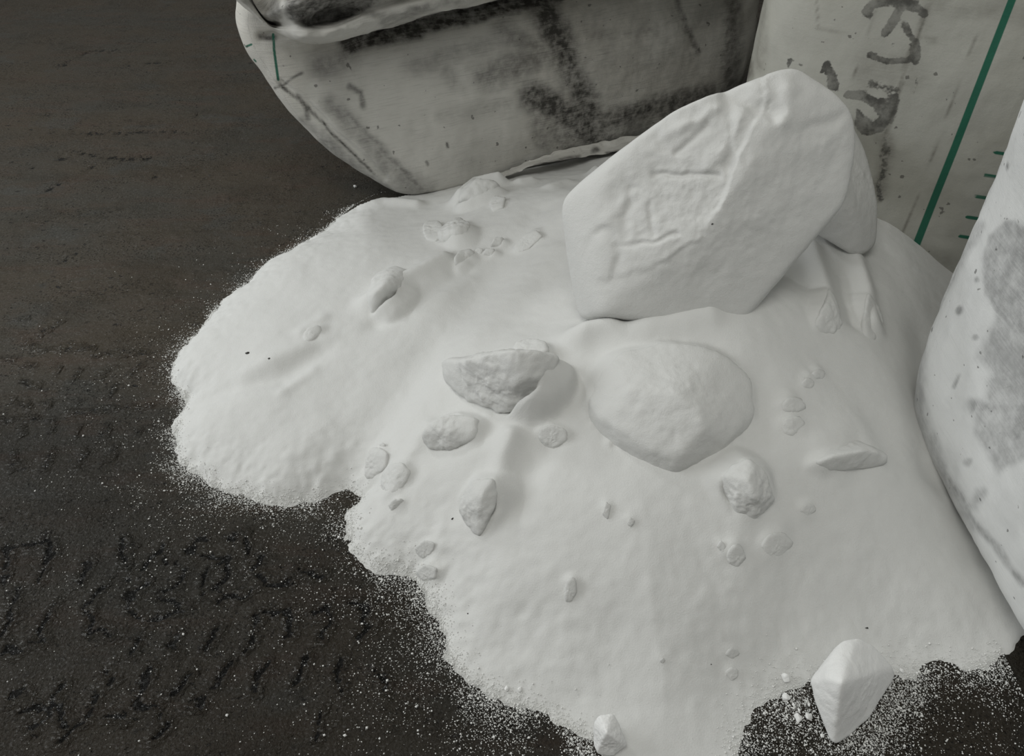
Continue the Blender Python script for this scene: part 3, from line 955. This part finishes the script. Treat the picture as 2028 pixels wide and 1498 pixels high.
def lump(name, pts, label, cat, sub=5, p=18, rough=0.05, seed=0, mat=None, group=None, feature=None, centre=None):
    """a rounded, roughened polyhedron around the given world points"""
    pts = np.asarray(pts, float)
    c = pts.mean(0) if centre is None else np.asarray(centre, float)
    U, Fc = ico(sub)
    s = 0
    for n, d in hull_planes(pts - c):
        s = s + np.maximum(U @ n / d, 0) ** p
    V = U * (s ** (-1.0 / p))[:, None]
    size = np.abs(V).max()
    V = V + U * (rough * size * (0.6 * fbm(V / size, 2.2, 3, seed) + 0.35 * fbm(V / size, 7, 4, seed + 5)))[:, None]
    if feature is not None:
        V = V + feature(V + c, U)
    zmin = V[:, 2].min()
    base = np.array([c[0], c[1], c[2] + zmin])
    o = mesh_obj(name, V - np.array([0, 0, zmin]), Fc, mat or M_LUMP)
    o.location = base
    tag(o, label, cat, group, 'thing')
    return o


def P_(lst):
    return [at_z(px, py, z) for px, py, z in lst]


def Y_(lst):
    return [at_y(px, py, y) for px, py, y in lst]


# --- the big leaning slab
def steep(lst):
    # a little larger than the corners, whose rounding shrinks the outline
    return Y_([(1405 + (px - 1405) * 1.025, 395 + (py - 395) * 1.025, 0.90 + (y - 0.90) * 0.52) for px, py, y in lst])


front = steep([(1185, 420, 1.07), (1178, 560, 0.965), (1190, 622, 0.90), (1300, 632, 0.89), (1455, 655, 0.90), (1530, 560, 0.98), (1605, 475, 1.03), (1672, 400, 1.09), (1692, 290, 1.17), (1687, 225, 1.20), (1625, 163, 1.235), (1560, 134, 1.25),
               (1500, 152, 1.24), (1415, 184, 1.20), (1330, 222, 1.19), (1240, 290, 1.17), (1200, 345, 1.13), (1530, 210, 1.15), (1480, 330, 1.05), (1400, 470, 0.958), (1250, 560, 0.92)])
edge_l = steep([(1112, 395, 1.17), (1116, 450, 1.14), (1130, 560, 1.06), (1148, 632, 1.0), (1150, 358, 1.19)])
bk = [q + np.array([0.025, 0.085, -0.065]) for q in front[1:16]]


def slab_feature(Pw, U):
    x, y, _ = proj(Pw)
    facing = np.clip(-(U[:, 1] * 0.7 - U[:, 2] * 0.7) * 3, 0, 1)
    a = np.zeros(len(x))
    wx, wy = 6 * fbm(Pw, 40, 2, 71), 6 * fbm(Pw, 40, 2, 73)
    xx, yy = x + wx, y + wy

    def st(pts, r, am):
        return am * np.exp(-(seg_dist(xx, yy, pts) / r) ** 2)
    # raised right plate over the recessed left part
    side = inside(xx, yy, [(1245, 548), (1320, 520), (1385, 480), (1430, 400), (1450, 340), (1500, 250), (1530, 200), (1500, 120), (1000, 120), (1000, 560)])
    dd = seg_dist(xx, yy, [(1245, 548), (1320, 520), (1385, 480), (1430, 400), (1450, 340), (1500, 250), (1535, 170)])
    up = sstep(500, 400, yy)
    a = a - np.where(side, (0.0065 * up - 0.0055 * (1 - up)) * sstep(0, 10, dd) * sstep(330, 60, dd), 0)
    a = a + st([(1225, 485), (1290, 480), (1345, 465)], 5, -0.006) + st([(1300, 345), (1420, 348)], 6, -0.006) + st([(1235, 470), (1245, 400), (1250, 370)], 9, -0.006)
    a = a + st([(1200, 440), (1245, 385)], 15, 0.005) + st([(1185, 455), (1230, 505), (1220, 560)], 9, -0.004) + st([(1193 + 34 * math.cos(q), 508 + 54 * math.sin(q)) for q in np.linspace(0, 6.3, 24)], 6, -0.006) + st([(1192, 530), (1195, 490)], 24, 0.004) + st([(1150, 470), (1150, 560)], 10, 0.006)
    a = a + st([(1320, 260), (1380, 240), (1420, 215)], 9, 0.006) + st([(1340, 300), (1400, 250)], 8, -0.006) + st([(1400, 330), (1440, 290), (1470, 220)], 14, 0.006) + st([(1450, 230), (1440, 330)], 10, -0.005)
    a = a + st([(1290, 400), (1290, 460)], 6, -0.004) + st([(1445, 180), (1490, 205), (1530, 220)], 24, -0.018) + st([(1560, 180), (1550, 240)], 16, 0.010) + st([(1600, 260), (1670, 230)], 14, -0.005) + st([(1165, 600), (1300, 615)], 14, 0.004)
    a = 0.8 * a + 0.0026 * fbm(Pw, 24, 3, 81) + 0.0009 * fbm(Pw, 85, 3, 83) * np.where(side, 1.0, 0.4)
    dirv = np.array([0.0, -0.75, 0.66])
    return dirv[None, :] * (a * facing)[:, None]


lump('powder_slab', front + edge_l + bk, 'huge slab of caked powder standing upright at top of the heap', 'powder slab', 7, 42, 0.006, 5, None, None, slab_feature)

# --- the lump behind the slab's right side
rl = Y_([(1660, 470, 1.125), (1615, 470, 1.14), (1700, 516, 1.115), (1738, 490, 1.14), (1742, 420, 1.18), (1731, 350, 1.22), (1712, 288, 1.255), (1682, 232, 1.28), (1640, 300, 1.18), (1650, 400, 1.14), (1600, 400, 1.17), (1695, 430, 1.13)])
lump('powder_slab', rl + [q + np.array([0.0, 0.06, 0.0]) for q in rl], 'tapering slab of powder wedged behind the right edge of the huge slab', 'powder slab', 6, 16, 0.02, 12)

# --- traced lumps on the slope; heights are above the floor
def trace(lst, down, backv=(0, 0.03, 0)):
    """visible corners (px, py, height above the powder met there) plus buried ones below them"""
    v = []
    for px, py, h in lst:
        g = hit(px, py)
        q = at_z(px, py, g[2] + (1.3 if len(lst) > 11 else 1.05 if len(lst) > 7 else 0.85) * h)
        v.append(q)
    b = [q + np.array([backv[0], backv[1], -down]) for q in v]
    return v + b


LUMPS = [  # corners, buried depth, shift of the buried corners, mesh fineness, edge sharpness, roughness, label, category
    ([(1162, 800, .012), (1175, 745, .012), (1230, 695, .012), (1330, 672, .010), (1430, 690, .008), (1490, 745, .005), (1498, 820, .006), (1450, 870, .012), (1345, 915, .018), (1290, 895, .020), (1200, 840, .022), (1240, 770, .035), (1350, 780, .042), (1400, 840, .036)], .045, (0, 0.0, 0), 6, 26, .05,
     'broad domed powder lump half buried below the huge slab, sharp lower left edge', 'powder lump'),
    ([(866, 712, .036), (920, 716, .066), (1010, 690, .085), (1070, 690, .070), (1112, 708, .040), (1085, 775, .022), (1045, 808, .010), (1000, 824, .006), (935, 800, .006), (885, 765, .012), (960, 745, .050), (1030, 745, .056)], .030, (0, .03, 0), 6, 16, .045,
     'grey half-moon shaped powder lump showing its shaded broken face', 'powder lump'),
    ([(1012, 680, .035), (1045, 667, .04), (1085, 672, .036), (1090, 695, .03), (1030, 700, .035), (1015, 695, .03)], .04, (0, .01, 0), 5, 10, .04,
     'small bright lump lying against the back of the grey half-moon lump', 'powder lump'),
    ([(832, 862, .015), (850, 835, .026), (900, 818, .03), (950, 825, .022), (940, 870, .012), (890, 892, .006), (848, 888, .006), (885, 850, .034)], .03, (0, .015, 0), 5, 14, .05,
     'angular powder lump just below and left of the grey half-moon lump', 'powder lump'),
    ([(1066, 850, .012), (1090, 838, .018), (1122, 848, .014), (1125, 868, .008), (1100, 886, .004), (1070, 872, .006)], .02, (0, .0, 0), 5, 12, .05,
     'round nugget of powder between the half-moon lump and the broad domed lump', 'powder lump'),
    ([(1055, 800, .010), (1075, 795, .014), (1085, 812, .010), (1062, 822, .006)], .02, (0, .0, 0), 4, 10, .05,
     'small nugget touching the lower right corner of the grey half-moon lump', 'powder lump'),
    ([(1430, 945, .020), (1450, 915, .026), (1490, 905, .03), (1525, 945, .024), (1538, 985, .012), (1500, 1025, .006), (1460, 1000, .010), (1480, 950, .036), (1500, 985, .03)], .03, (0, .0, 0), 5, 14, .06,
     'rough-faced powder lump below the right end of the broad domed lump', 'powder lump'),
    ([(1616, 918, .012), (1650, 905, .022), (1725, 890, .03), (1763, 902, .022), (1762, 922, .010), (1700, 932, .004), (1640, 936, .003), (1625, 930, .005)], .03, (0, .05, 0), 5, 26, .02,
     'flat slab end poking out of the powder near the white bag', 'powder slab'),
    ([(1613, 640, .010), (1632, 600, .02), (1660, 605, .02), (1676, 640, .010), (1660, 664, .004), (1635, 666, .003), (1622, 655, .006), (1645, 560, .015)], .03, (0, .02, 0), 5, 10, .03,
     'rounded finger of powder, left one of the two below the wedged slab', 'powder lump'),
    ([(1706, 650, .008), (1715, 600, .018), (1742, 600, .016), (1754, 640, .008), (1735, 680, .003), (1712, 668, .004), (1722, 575, .012)], .03, (0, .02, 0), 5, 10, .03,
     'rounded finger of powder, right one of the two below the wedged slab', 'powder lump'),
    ([(862, 460, .020), (880, 440, .03), (905, 425, .036), (932, 440, .028), (925, 470, .012), (895, 482, .006), (870, 474, .010), (898, 452, .040)], .03, (0, .01, 0), 5, 14, .05,
     'angular lump among the back crumbs, in front of a rounder neighbour, near the slumped bag', 'powder lump'),
    ([(834, 455, .014), (845, 434, .02), (868, 434, .022), (880, 455, .014), (866, 478, .006), (843, 475, .006)], .025, (0, .01, 0), 5, 14, .05,
     'flat-faced lump touching the left side of the angular lump near the slumped bag', 'powder lump'),
    ([(968, 400, .016), (980, 386, .026), (1002, 390, .018), (998, 410, .008), (975, 418, .006)], .025, (0, .01, 0), 4, 20, .03,
     'small sharp corner of powder sticking out just below the slumped bag', 'powder lump'),
    ([(720, 590, .014), (735, 545, .022), (775, 520, .02), (812, 530, .016), (800, 570, .012), (765, 605, .006), (737, 628, .003), (760, 560, .034)], .03, (0, .01, 0), 5, 12, .03,
     'long ridge-shaped lump standing alone on the upper left slope', 'powder lump'),
    ([(897, 512, .008), (910, 495, .016), (930, 490, .016), (942, 500, .010), (920, 520, .004), (902, 530, .003)], .02, (0, .01, 0), 4, 14, .05,
     'lowest crumb of the short row of crumbs above the long ridge-shaped lump', 'powder crumb'),
    ([(938, 497, .008), (946, 488, .014), (958, 492, .010), (952, 504, .004)], .02, (0, .0, 0), 4, 14, .05,
     'second crumb from the left in the short row on the upper slope', 'powder crumb'),
    ([(956, 500, .010), (962, 490, .016), (980, 492, .012), (975, 506, .004)], .02, (0, .0, 0), 4, 14, .05,
     'third crumb from the left in the short row on the upper slope', 'powder crumb'),
    ([(970, 485, .010), (980, 468, .016), (998, 468, .012), (992, 485, .005)], .02, (0, .0, 0), 4, 14, .05,
     'highest crumb of the short row on the upper slope', 'powder crumb'),
    ([(1016, 488, .010), (1035, 465, .018), (1065, 452, .018), (1076, 465, .010), (1050, 490, .005), (1025, 500, .003)], .02, (0, .0, 0), 5, 12, .04,
     'oblong lump on the upper slope close to the left edge of the huge slab', 'powder lump'),
    ([(719, 925, .014), (726, 890, .02), (745, 880, .022), (770, 895, .016), (765, 925, .008), (735, 950, .004), (722, 945, .006)], .03, (0, .01, 0), 5, 12, .04,
     'pale lump at the notch of the heap edge, with a pea-sized ball beside it', 'powder lump'),
    ([(750, 880, .012), (757, 874, .016), (764, 880, .012), (757, 887, .008)], .012, (0, .0, 0), 4, 6, .02,
     'pea-sized powder ball on top of the pale lump at the notch', 'powder crumb'),
    ([(752, 950, .012), (765, 920, .020), (800, 912, .02), (815, 935, .014), (800, 965, .006), (770, 985, .003), (756, 975, .006)], .03, (0, .01, 0), 5, 12, .04,
     'blunt lump beside the notch of the heap edge, shaded on its right side', 'powder lump'),
    ([(768, 1000, .006), (778, 988, .012), (798, 984, .010), (800, 992, .005), (775, 1010, .003)], .015, (0, .0, 0), 4, 14, .05,
     'small flat crumb just below the blunt lump at the notch', 'powder crumb'),
    ([(909, 1015, .014), (915, 975, .022), (940, 945, .028), (980, 945, .024), (990, 980, .014), (970, 1030, .008), (948, 1068, .003), (930, 1048, .006), (945, 990, .034)], .03, (0, .01, 0), 5, 14, .04,
     'wedge-shaped lump pointing down the lower left slope, bright left side', 'powder lump'),
    ([(820, 1085, .008), (840, 1068, .014), (862, 1072, .010), (858, 1090, .005), (838, 1108, .003)], .02, (0, .0, 0), 5, 14, .05,
     'small faceted lump upper of two near the lower left heap edge', 'powder lump'),
    ([(822, 1130, .010), (840, 1116, .016), (866, 1122, .012), (862, 1145, .006), (838, 1150, .004)], .02, (0, .0, 0), 5, 14, .05,
     'small faceted lump right at the lower left heap edge', 'powder lump'),
    ([(1117, 1165, .008), (1124, 1142, .014), (1140, 1142, .012), (1143, 1165, .008), (1133, 1192, .003), (1120, 1190, .004)], .015, (0, .0, 0), 4, 12, .05,
     'upright oblong nugget alone in the middle of the lower slope', 'powder crumb'),
    ([(1194, 1015, .006), (1200, 992, .010), (1210, 1000, .007), (1204, 1028, .003)], .012, (0, .0, 0), 4, 14, .05,
     'thin sliver of powder below the broad domed lump, left of its shorter twin', 'powder crumb'),
    ([(1242, 1035, .005), (1248, 1022, .009), (1258, 1030, .006), (1250, 1044, .003)], .012, (0, .0, 0), 4, 14, .05,
     'short sliver of powder below the broad domed lump, right of its longer twin', 'powder crumb'),
    ([(1440, 1095, .010), (1452, 1072, .018), (1470, 1078, .014), (1480, 1100, .008), (1462, 1122, .003), (1446, 1115, .005)], .02, (0, .0, 0), 4, 12, .05,
     'nugget with a bright tip below the rough-faced lump', 'powder crumb'),
    ([(1420, 1080, .006), (1428, 1066, .010), (1438, 1080, .008), (1432, 1100, .003)], .015, (0, .0, 0), 4, 12, .05,
     'small nugget close left of the nugget with the bright tip', 'powder crumb'),
    ([(1505, 1080, .004), (1520, 1055, .010), (1555, 1050, .010), (1575, 1075, .005), (1545, 1104, .002), (1520, 1098, .003)], .02, (0, .0, 0), 5, 10, .03,
     'low rounded lump with a crescent rim, below the rough-faced lump', 'powder lump'),
    ([(1583, 1012, .003), (1592, 998, .008), (1612, 996, .008), (1618, 1010, .004), (1600, 1022, .002)], .015, (0, .0, 0), 4, 10, .03,
     'low nugget with a crescent rim between the rough-faced lump and the flat slab end', 'powder crumb'),
    ([(1585, 758, .004), (1598, 745, .009), (1615, 752, .007), (1610, 768, .002), (1594, 767, .003)], .015, (0, .0, 0), 4, 10, .04,
     'low nugget left of a pair on the right slope above the cracked lumps', 'powder crumb'),
    ([(1606, 738, .004), (1618, 728, .009), (1638, 735, .006), (1632, 748, .002), (1616, 750, .003)], .015, (0, .0, 0), 4, 10, .04,
     'low nugget right of a pair on the right slope above the cracked lumps', 'powder crumb'),
    ([(1545, 800, .006), (1560, 783, .012), (1588, 786, .010), (1600, 805, .006), (1575, 816, .003), (1552, 814, .004)], .02, (0, .0, 0), 4, 12, .05,
     'upper half of a cracked lump right of the broad domed lump', 'powder lump'),
    ([(1546, 835, .004), (1560, 822, .010), (1588, 822, .009), (1598, 838, .004), (1570, 864, .002), (1550, 855, .003)], .02, (0, .0, 0), 4, 12, .04,
     'lower half of a cracked lump right of the broad domed lump', 'powder lump'),
    ([(1436, 1295, .004), (1444, 1282, .009), (1462, 1284, .008), (1466, 1296, .004), (1450, 1306, .002)], .012, (0, .0, 0), 4, 10, .04,
     'low nugget on the bottom slope, upper one of a close pair', 'powder crumb'),
    ([(1436, 1330, .005), (1448, 1318, .010), (1464, 1326, .008), (1462, 1340, .004), (1450, 1350, .002)], .012, (0, .0, 0), 4, 10, .04,
     'low nugget on the bottom slope, lower one of a close pair', 'powder crumb'),
    ([(598, 660, .006), (610, 645, .010), (632, 640, .010), (640, 655, .006), (615, 675, .003), (602, 675, .003)], .02, (0, .0, 0), 4, 10, .03,
     'faint rounded lump sunk in the smooth left slope', 'powder lump'),
    ([(905, 392, .02), (918, 362, .034), (945, 350, .04), (985, 352, .036), (1000, 372, .022), (960, 398, .010), (925, 402, .006)], .04, (0, .02, 0), 5, 9, .03,
     'soft mound-like lump pressed against the foot of the slumped bag', 'powder lump'),
    ([(1178, 340, .02), (1186, 322, .034), (1215, 318, .03), (1228, 335, .02), (1205, 358, .006), (1184, 358, .006)], .04, (0, .02, 0), 5, 10, .04,
     'blunt lump at the top left of the huge slab, under the torn bag hem', 'powder lump'),
    ([(1306, 1308, .005), (1312, 1302, .008), (1318, 1306, .006), (1313, 1314, .003)], .006, (0, .0, 0), 3, 12, .05,
     'tiny bright crumb alone on the bottom slope', 'powder crumb'),
]
# powder that slid down against the lumps lies banked up on their uphill side
def drift(V, keep=0.93, length=0.09, fall=0.30, rear=0.1):
    global HZ
    st_ = 0.0034
    i = np.round((V[:, 0] - hx[0]) / st_).astype(int)
    j = np.round((V[:, 1] - hy[0]) / st_).astype(int)
    pad = int(length / st_) + 12
    i0, i1, j0, j1 = max(i.min() - pad, 0), min(i.max() + pad, len(hx) - 1), max(j.min() - pad, 0), min(j.max() + pad, len(hy) - 1)
    L = np.full((j1 - j0, i1 - i0), -1.0)
    ok = (i > i0) & (i < i1) & (j > j0) & (j < j1)
    np.maximum.at(L, (j[ok] - j0, i[ok] - i0), V[ok, 2])
    sub = HZ[j0:j1, i0:i1].copy()
    ex = np.where(L > 0, sub + (L - sub) * keep, -1.0)
    gy_, gx_ = np.gradient(HZ[max(j0 - 10, 0):j1 + 10, max(i0 - 10, 0):i1 + 10])
    ang = math.atan2(gy_.mean(), gx_.mean())
    best = np.full_like(sub, -1.0)
    hgt, wid = sub.shape
    for da in np.linspace(-0.75, 0.75, 17):
        for k in range(1, int(length / st_)):
            dx, dy = int(round(math.cos(ang + da) * k)), int(round(math.sin(ang + da) * k))
            sh = np.full_like(sub, -1.0)
            ys, yd = slice(max(0, -dy), hgt - max(0, dy)), slice(max(0, dy), hgt - max(0, -dy))
            xs, xd = slice(max(0, -dx), wid - max(0, dx)), slice(max(0, dx), wid - max(0, -dx))
            sh[yd, xd] = ex[ys, xs] - (fall + 0.25 * abs(da)) * k * st_
            best = np.maximum(best, sh)
    add = np.clip(best - sub, 0, 0.08)
    foot = L > sub - 0.003
    jj, ii = np.nonzero(foot)
    if len(jj):
        JJ, II = np.mgrid[0:hgt, 0:wid]
        al = (II - ii.mean()) * math.cos(ang) + (JJ - jj.mean()) * math.sin(ang)
        front = foot & (al < rear * 0.5 * np.ptp(al[foot]))
        add = np.where(front, 0, add)
    add = np.where(sub > 0, add, 0)
    for _ in range(3):
        p = np.pad(add, 1, 'edge')
        add = (p[:-2, 1:-1] + p[2:, 1:-1] + p[1:-1, :-2] + p[1:-1, 2:] + 2 * p[1:-1, 1:-1]) / 6
    HZ[j0:j1, i0:i1] = sub + add


lumped = []
for i, (lst, down, bv, sub, pw, rg, lab, cat) in enumerate(LUMPS):
    name = {'powder lump': 'powder_lump', 'powder slab': 'powder_slab', 'powder crumb': 'powder_crumb'}[cat]
    o = lump(name, trace(lst, down, bv), lab, cat, sub, pw * 0.75 if len(lst) < 9 else pw, rg + 0.02 if i else rg * 0.5, 100 + i)
    co = np.empty(len(o.data.vertices) * 3, np.float32)
    o.data.vertices.foreach_get('co', co)
    lumped.append(co.reshape(-1, 3) + np.array(o.location))
for i, V in enumerate(lumped):
    ext = float(np.ptp(V[:, 0]))
    if LUMPS[i][6].startswith('small nugget touching'):
        continue
    drift(V, *((0.95, 0.05, 0.5, 0.0) if i == 0 else (0.7, 0.04, 0.5, 0.7) if LUMPS[i][6].startswith('long ridge') else (0.85, 0.03, 0.9, 0.5) if i in (1, 2) else (0.84, min(max(0.8 * ext, 0.012), 0.05), 0.40, 0.35)))


Fh = grid_faces(len(hx), len(hy))
keep = (HZ.ravel()[Fh] > -0.006).any(1)
# nothing of the heap inside the bags
cx_, cy_ = HX.ravel()[Fh].mean(1), HY.ravel()[Fh].mean(1)
in_stand = ((cx_ - SP[0]) * SN[0] + (cy_ - SP[1]) * SN[1]) < -0.02
in_stand &= ((cx_ - SP[0]) * SD[0] + (cy_ - SP[1]) * SD[1]) > -0.36
in_left = ((cx_ - LP[0]) * LN[0] + (cy_ - LP[1]) * LN[1]) < -0.01
in_side = (cx_ > 0.75) & (cy_ < 0.9)
Fh = Fh[keep & ~in_stand & ~in_left & ~in_side]
used, inv = np.unique(Fh, return_inverse=True)
HV = np.stack([HX.ravel(), HY.ravel(), HZ.ravel()], 1)[used]
heap = mesh_obj('powder_heap', HV, inv.reshape(-1, 4), M_POWDER)
tag(heap, 'large heap of white powder spilled across the dark floor', 'powder heap', None, 'thing')


# --- rocks lying on the floor in front
lump('powder_rock', P_([(1655, 1478, .004), (1640, 1470, .006), (1600, 1348, .045), (1612, 1335, .055), (1645, 1300, .078), (1665, 1270, .075), (1700, 1262, .07), (1735, 1280, .05), (1772, 1322, .025), (1776, 1340, .012), (1720, 1425, .003),
                       (1668, 1352, .10), (1640, 1345, .085), (1610, 1380, .03), (1700, 1330, .0), (1640, 1380, .0), (1755, 1345, .0)]),
     'large angular white rock on the floor at the lower right of the heap', 'rock', 6, 30, .022, 301, M_ROCK)
lump('powder_rock', P_([(1172, 1440, .03), (1185, 1415, .045), (1215, 1412, .045), (1235, 1450, .03), (1243, 1478, .012), (1215, 1500, .004), (1180, 1495, .006), (1175, 1470, .01), (1200, 1450, .052), (1225, 1470, .036), (1210, 1450, 0), (1190, 1480, 0)]),
     'fist-sized white rock at the bottom edge of the heap', 'rock', 6, 16, .05, 305, M_ROCK)
CRUMBS = [
    (1554, 1344, 22, 'bean-shaped crumb beside the heap edge, uppermost left of the large rock'), (1555, 1384, 20, 'oval crumb left of the large rock, second from the top'),
    (1578, 1424, 20, 'left one of two largest crumbs touching below left of the large rock'), (1600, 1424, 20, 'right one of two largest crumbs touching below left of the large rock'),
    (1582, 1408, 8, 'tiny crumb just above the two touching crumbs'), (1627, 1458, 10, 'tiny crumb near the lower tip of the large rock'), (1785, 1330, 10, 'tiny ball just right of the large rock'),
    (1571, 1396, 9, 'tiny crumb between the oval crumb and the touching pair'), (1602, 1397, 9, 'tiny crumb close to the left flank of the large rock'),
    (1003, 1366, 12, 'left pale crumb of two on the front heap edge'), (1029, 1367, 11, 'right pale crumb of two on the front heap edge'), (704, 371, 9, 'lone crumb on the dark floor by the foot of the slumped bag'),
    (671, 1066, 7, 'lone crumb on the dark floor below the heap notch'), (363, 1257, 7, 'lone crumb on the tread marks at left'), (280, 1165, 6, 'tiny crumb among the upper tread marks'), (450, 1418, 7, 'lone crumb near the bottom edge left of the heap'),
]
rng = np.random.default_rng(4)
for i, (px, py, wpx, lab) in enumerate(CRUMBS):
    g = hit(px, py)
    dep = proj(g)[2]
    r = 0.5 * wpx / F * dep
    pts = [g + np.array([0, 0, r * 0.5]) + q / np.linalg.norm(q) * r * np.array([1.0, 1.15, 0.8]) * rng.uniform(0.85, 1.1) for q in rng.normal(size=(14, 3))]
    lump('powder_crumb', pts, lab, 'powder crumb', 4, 10, .05, 400 + i, M_ROCK, 'crumbs lying loose around the heap')
SPECKS = [(490, 700, 9, 'dark speck on the left slope, larger of two near each other'), (533, 711, 6, 'dark speck on the left slope, smaller of two near each other'), (897, 1029, 8, 'dark speck beside the wedge-shaped lump'),
          (602, 478, 5, 'dark speck near the upper left edge of the heap'), (1411, 447, 6, 'dark speck on the face of the huge slab'), (1716, 1245, 7, 'dark speck above the large rock at lower right'), (927, 1216, 4, 'tiny dark speck on the lower left slope'),
          (1408, 1317, 4, 'tiny dark speck on the bottom slope')]
for i, (px, py, wpx, lab) in enumerate(SPECKS):
    if px == 1411:
        slab_o = [o for o in bpy.data.objects if o.name == 'powder_slab'][0]
        sv = np.empty(len(slab_o.data.vertices) * 3, np.float32)
        slab_o.data.vertices.foreach_get('co', sv)
        sv = sv.reshape(-1, 3) + np.array(slab_o.location)
        x, y, dep = proj(sv)
        k = np.where(np.hypot(x - px, y - py) < 5)[0]
        g = sv[k[np.argmin(dep[k])]].astype(float)
    else:
        g = hit(px, py)
    dep = proj(g)[2]
    r = 0.5 * wpx / F * dep
    pts = [g + np.array([0, 0, r * 0.3]) + q / np.linalg.norm(q) * r * np.array([1.2, 0.9, 0.6]) for q in rng.normal(size=(10, 3))]
    lump('dark_speck', pts, lab, 'speck', 3, 10, .08, 500 + i, M_SPECK, 'dark specks on the white powder')

# ------------------------------------------------------------------ loose grains around the edge
rng = np.random.default_rng(11)
N = 2000000
gx = rng.uniform(-0.95, 0.95, N)
gy = rng.uniform(0.2, 1.8, N)
d = edge_dist(gx, gy)
ppx, ppy, _ = proj(np.stack([gx, gy, np.zeros(N)], -1))
clump = np.clip(1 + 0.9 * fbm(xyz(gx, gy), 22, 3, 61), 0.1, 2.5)
spread = np.interp(ppy, [350, 600, 900, 1100, 1300, 1500], [0.3, 0.45, 1.0, 1.2, 1.6, 1.7])
o_ = np.maximum(-d, 0)
prob = 0.95 * np.exp(-o_ / (0.012 * spread)) + 0.13 * np.exp(-o_ / (0.045 * spread)) + 0.012 * np.exp(-o_ / (0.2 * spread)) + 0.0005
inn = np.clip(np.exp(-np.maximum(d, 0) / (0.005 * spread)), 0, 1)
prob = np.where(d > 0, 0.8 * inn, prob) * clump


def blob(x, y, pts, r, a):
    q = [tuple(at_z(px, py, 0)[:2]) for px, py in pts]
    return a * np.exp(-(seg_dist(x, y, q) / r) ** 2)


prob = prob + blob(gx, gy, [(1560, 1390), (1650, 1480), (1720, 1480)], 0.035, 0.5) + blob(gx, gy, [(1700, 1440), (1740, 1420), (1780, 1360)], 0.03, 0.95) + blob(gx, gy, [(1500, 1420), (1530, 1480)], 0.03, 0.2)
prob = np.where((d <= -0.0) & (gy > 1.66 + 0.49 * (gx + 0.197)), 0, prob)
ok = (rng.random(N) < prob) & ~((gx > 0.66) & (gy < 0.95))
ok &= ~((gx - SP[0]) * SN[0] + (gy - SP[1]) * SN[1] < 0.0)
gx, gy, d = gx[ok], gy[ok], d[ok]
n = len(gx)
print('grains', n)
gr = rng.lognormal(math.log(0.00056), 0.45, n)
gr = np.clip(gr, 0.0003, 0.0024)
gz = np.maximum(heap_z(gx, gy), 0.0) + gr * 0.35 + 0.0006
O = np.array([[1, 0, 0], [-1, 0, 0], [0, 1, 0], [0, -1, 0], [0, 0, 1], [0, 0, -1]], float)
T = np.array([[0, 2, 4], [2, 1, 4], [1, 3, 4], [3, 0, 4], [2, 0, 5], [1, 2, 5], [3, 1, 5], [0, 3, 5]])
an = rng.uniform(0, 6.28, n)
sc = rng.uniform(0.7, 1.25, (n, 3)) * gr[:, None]
loc = O[None] * sc[:, None, :]
ca, sa = np.cos(an)[:, None], np.sin(an)[:, None]
gv = np.stack([loc[..., 0] * ca - loc[..., 1] * sa, loc[..., 0] * sa + loc[..., 1] * ca, loc[..., 2]], -1) + np.stack([gx, gy, gz], -1)[:, None, :]
gf = (T[None] + 6 * np.arange(n)[:, None, None]).reshape(-1, 3)
grains = mesh_obj('loose_powder_grains', gv.reshape(-1, 3), gf, M_GRAIN, None, False)
tag(grains, 'white powder grains scattered over the floor around the heap edge', 'grains', None, 'stuff')
